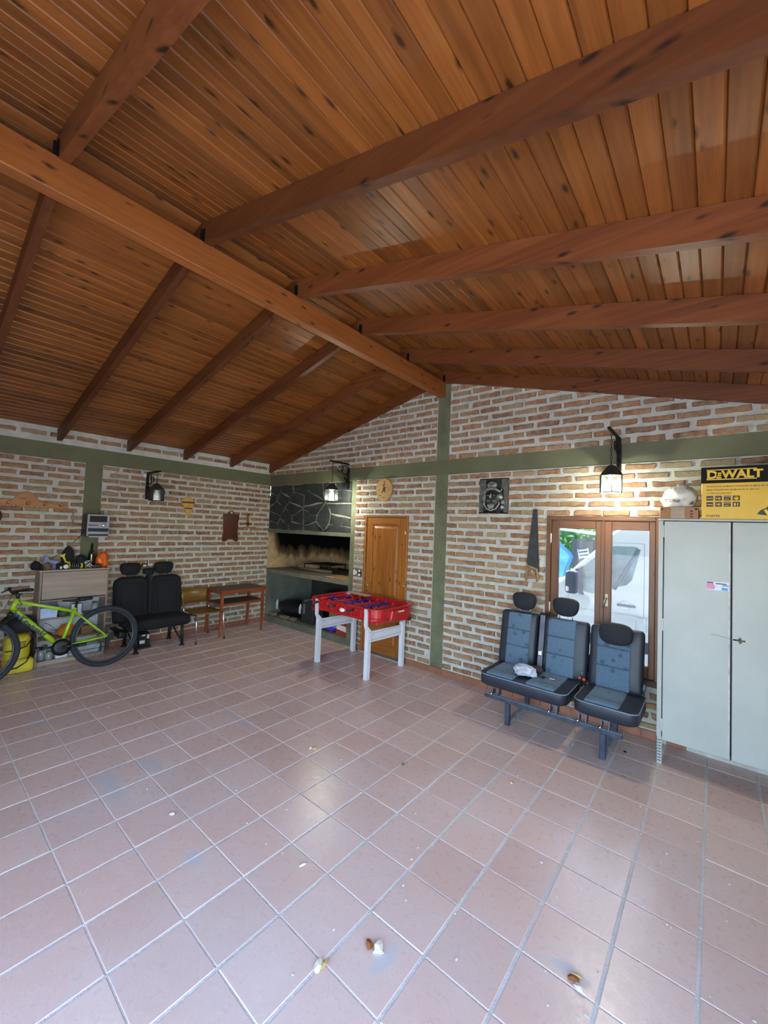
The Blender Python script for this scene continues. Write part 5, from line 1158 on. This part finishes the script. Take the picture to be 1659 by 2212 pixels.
# ------------------------------------------------------------------ bits lying on the floor
dry = simple('dry_leaf_brown', (134, 84, 40), .8); fea = simple('feather_white', (222, 214, 196), .9); yl = simple('dry_yellow', (196, 160, 96), .8)
def scrap(name, label, cat, x, y, r, parts):
    t = empty(name, label, cat, (x, y, 0)); rr = random.Random(int(x*1000))
    for mat, nm, dx, dy, s, el in parts:
        mb = MB(); a = rr.uniform(0, PI); n = 8; pts = []
        for i in range(n): an = 2*PI*i/n; u, v2 = s*math.cos(an)*el*rr.uniform(.75, 1.15), s*math.sin(an)*rr.uniform(.75, 1.15); pts.append((x+dx+u*math.cos(a)-v2*math.sin(a), y+dy+u*math.sin(a)+v2*math.cos(a), rr.uniform(.002, .010)))
        top = [(p[0], p[1], p[2]+.0015) for p in pts]; c_ = (x+dx, y+dy, .010+s*.25); mb.add(pts+top+[c_, (c_[0], c_[1], .001)], [(n+i, n+(i+1) % n, 2*n) for i in range(n)]+[((i+1) % n, i, 2*n+1) for i in range(n)]+[(i, (i+1) % n, n+(i+1) % n, n+i) for i in range(n)]); mb.build(nm, mat, t)
scrap('dry_leaf', 'curled brown leaf with white fluff on the tiles near the camera', 'leaf', 5.357, -3.021, .03, ((dry, 'leaf', -.016, -.012, .017, 1.6), (fea, 'fluff', .018, .008, .018, 1.7), (fea, 'fluff', .03, -.01, .008, 3.)))
scrap('feather', 'pale yellow white feather lying across a tile joint', 'feather', 5.241, -3.235, .03, ((fea, 'vane', 0, 0, .018, 1.9), (yl, 'quill', .012, .02, .008, 3.)))
scrap('dry_leaf', 'brown leaf scrap with white fluff on the tiles at lower right', 'leaf', 6.057, -2.586, .03, ((dry, 'leaf', -.012, .008, .018, 1.4), (fea, 'fluff', .02, -.012, .016, 1.8), (yl, 'stem', 0, .03, .006, 4.)))
scrap('yellow_leaf', 'small pale yellow leaf scrap in the middle of the floor', 'leaf', 3.969, -2.203, .03, ((fea, 'blade', 0, 0, .018, 1.3), (yl, 'tip', .03, .012, .014, 1.8)))
scrap('paper_scrap', 'small white paper scrap on the tiles at left centre', 'scrap', 3.923, -3.265, .02, ((fea, 'scrap', 0, 0, .013, 1.5),))
scrap('white_fluff', 'small white fluff beside the brown leaf near the camera', 'fluff', 4.806, -2.962, .02, ((fea, 'fluff', 0, 0, .009, 2.6),))
solo(MB().blob((4.649, -1.872, .008), (.012, .010, .009), 3, .2, 2, 10, 8), 'nut_shell', simple('nut_brown', (120, 92, 60), .7), 'small brown nut shell on a tile joint mid floor', 'nut shell')
solo(MB().blob((5.358, -1.51, .007), (.012, .008, .008), 4, .2, 2, 10, 8), 'pale_chip', yl, 'small pale wood chip on the tiles before the van seats', 'wood chip')
solo(MB().blob((5.905, -.43, .006), (.014, .008, .006), 5, .2, 2, 10, 8), 'black_crumb', kb, 'tiny black crumb on the tiles left of the metal cabinet', 'crumb')
mb = MB(); rr = random.Random(5)
for k in range(110):
    if k < 55: x, y = rr.gauss(6.65, .45), rr.gauss(-2.1, .5)
    elif k < 80: x, y = rr.uniform(4.4, 6.5), rr.uniform(-3.4, -1.2)
    else: x, y = rr.uniform(1.2, 5.), rr.uniform(-3.4, -.5)
    s = rr.uniform(.002, .0055)*(1.4 if k % 9 == 0 else 1); a = rr.uniform(0, PI); mb.box(-s, s, -s*.6, s*.6, .0006, .003, 0, Matrix.Translation((x, y, 0)) @ Matrix.Rotation(a, 4, 'Z'))
o = solo(mb, 'plaster_crumbs', simple('crumb_white', (214, 208, 200), .9), 'scattered tiny white plaster crumbs on the floor tiles', 'crumbs'); o['kind'] = 'stuff'

# ------------------------------------------------------------------ outside the window
MB().box(-40, 50, -45, 60, -.40, -.13).build('ground', simple('yard_ground', (180, 178, 170), .95, var=.2, vs=.8), kind='structure')
vw = simple('van_white', (200, 206, 214), .3, coat=.4, var=.01); vgl = simple('van_glass', (92, 118, 130), .05, spec=.9, var=.3, vs=3.); vdk = simple('van_dark_plastic', (52, 60, 84), .5); seam = simple('van_seam', (120, 130, 146), .7)
vn_ = empty('van', 'white van parked outside close to the window', 'van', (6.3, 2.5, -.13)); VY = 1.6
pr_ = [(4.02, .18), (4.0, .55), (4.10, .95), (4.45, 1.08), (4.78, 1.16), (4.96, 1.36), (5.22, 1.62), (5.42, 1.86), (5.60, 1.99), (5.9, 2.05), (8.9, 2.05), (9.0, 1.6), (9.0, .18)]
MB().prism(pr_, VY, VY+1.8, 'y', .03).build('body', vw, vn_)
MB().prism([(5.075, 1.05), (5.20, 1.03), (5.36, 1.09), (5.47, 1.145), (5.60, 1.19), (5.658, 1.26), (5.742, 1.62), (5.715, 1.68), (5.67, 1.69), (5.45, 1.685), (5.28, 1.57), (5.08, 1.385)], VY-.004, VY+.004, 'y').build('side_window', vgl, vn_)
MB().tube([(5.46, VY-.006, 1.12), (5.73, VY-.006, 1.66)], .022, 6).build('seat_belt', simple('van_belt', (66, 84, 104), .6), vn_)
MB().prism([(4.925, 1.29), (5.08, 1.39), (5.08, 1.05), (5.10, 1.00), (5.05, 1.0), (4.93, 1.08)], VY-.008, VY+.004, 'y').build('mirror_panel', vdk, vn_)
mi = MB().cushion(4.90, 5.06, VY-.24, VY-.06, 1.02, 1.33, .05).build('mirror', vdk, vn_); MB().cushion(4.92, 4.965, VY-.25, VY-.2, 1.05, 1.12, .02).build('indicator', simple('indicator_white', (210, 205, 210), .3), mi)
for a in ((5.786, 5.793, .80, 1.73), (4.892, 4.897, .60, .98), (5.705, 5.708, .632, .75), (5.818, 5.822, .632, .795)): MB().box(a[0], a[1], VY-.0015, VY+.001, a[2], a[3]).build('seam', seam, vn_)
for a in ((5.44, 5.79, 1.728, 1.733), (5.705, 5.822, .63, .634), (5.71, 5.82, .793, .797), (4.9, 9.0, .81, .813)): MB().box(a[0], a[1], VY-.0015, VY+.001, a[2], a[3]).build('seam', seam, vn_)
MB().cushion(5.496, 5.705, VY-.035, VY-.012, .912, .944, .011).build('door_handle', vdk, vn_); MB().lathe([(.062, 0), (.055, .003)], (5.585, VY-.002, .928), (0, -1, 0), 24).build('handle_bowl', vw, vn_)
MB().box(4.1, 8.9, VY-.012, VY+.01, .36, .50, .005).build('side_moulding', vdk, vn_)
for x in (4.62, 7.9):
    wl_ = MB().torus((x, VY+.10, .17), (0, 1, 0), .21, .09, 30, 8).build('wheel', rub, vn_); MB().lathe([(.15, 0), (.14, .03), (.03, .04)], (x, VY+.03, .17), (0, -1, 0), 20).build('hubcap', rimm, wl_)
bw = wood('weathered_board', (62, 58, 62), (92, 86, 90), (120, 114, 114), 'z', .9, .2)
bs_ = empty('board_shed', 'weathered grey board shed in the yard behind the van', 'shed', (4.5, 6.4, -.13))
for k in range(9): x = 3.80+.155*k; MB().box(x, x+.148, 6.0, 6.025, -.13, 1.72-.02*(k % 3), .002).build('board', bw, bs_)
MB().box(3.8, 5.2, 6.03, 7.2, -.13, 1.70).build('shed_body', simple('shed_dark', (70, 70, 80), .9), bs_)
MB().prism([(3.50, 1.93), (5.4, 1.70), (5.4, 1.74), (3.50, 1.97)], 5.6, 7.4, 'y').build('roof_sheet', simple('roof_zinc', (190, 200, 206), .5, .2), bs_)
cr = empty('wooden_crate', 'pale slatted crate leaning on the shed wall in the yard', 'crate', (4.06, 5.9, 1.25)); pcr = simple('crate_pale', (200, 200, 200), .8)
for z in (1.27, 1.35, 1.43): MB().box(-.10, .10, 5.955, 5.975, -.022, .022, 0, Matrix.Translation((4.06, 0, z+.03)) @ Matrix.Rotation(-.2, 4, 'Y')).build('slat', pcr, cr)
for x in (-.11, .11): MB().box(x-.012, x+.012, 5.975, 5.998, -.12, .12, 0, Matrix.Translation((4.06, 0, 1.38)) @ Matrix.Rotation(-.2, 4, 'Y')).build('corner_post', pcr, cr)
solo(MB().prism([(3.0, -.125), (3.72, -.125), (3.745, .95), (3.86, 1.30), (3.80, 1.40), (3.5, 1.66), (3.0, 1.7)], 5.5, 5.92, 'y', .02), 'blue_tarp', simple('tarp_blue', (96, 160, 200), .5, var=.15, vs=4, bump=.3, bs=10), 'light blue tarpaulin over a heap beside the board shed', 'tarpaulin')
lf_ = simple('leaf_green', (96, 138, 60), .8, var=.35, vs=12)
def bush(label, c, r, n, seed):
    t = empty('garden_bush', label, 'bush', (c[0], c[1], -.13), 0, 'bushes behind the yard'); rr = random.Random(seed); mb = MB()
    for k in range(n):
        d = Vector((rr.gauss(0, 1), rr.gauss(0, 1), rr.gauss(0, 1))).normalized()*rr.uniform(.6, 1.05); p = Vector(c)+Vector((d.x*r[0], d.y*r[1], d.z*r[2])); s = rr.uniform(.05, .10)
        u = Vector((rr.gauss(0, 1), rr.gauss(0, 1), rr.gauss(0, 1))).normalized(); v2 = u.orthogonal().normalized()
        mb.add([p-u*s, p+v2*s*.5, p+u*s, p-v2*s*.5], [(0, 1, 2, 3)])
    mb.build('leaves', lf_, t, kind='stuff'); MB().blob(c, tuple(q*.8 for q in r), seed, .3, 2).build('inner_foliage', simple('leaf_dark', (52, 84, 36), .9, var=.3, vs=6), t); MB().tube([(c[0], c[1], -.13), c], .08, 6).build('stem', bw, t)
bush('sunlit green bush left of the board shed roof', (3.3, 8.6, 1.5), (1.0, .7, .9), 900, 1); bush('sunlit green tree crown above the shed roof', (4.9, 10.2, 2.3), (1.3, .8, 1.0), 900, 2)
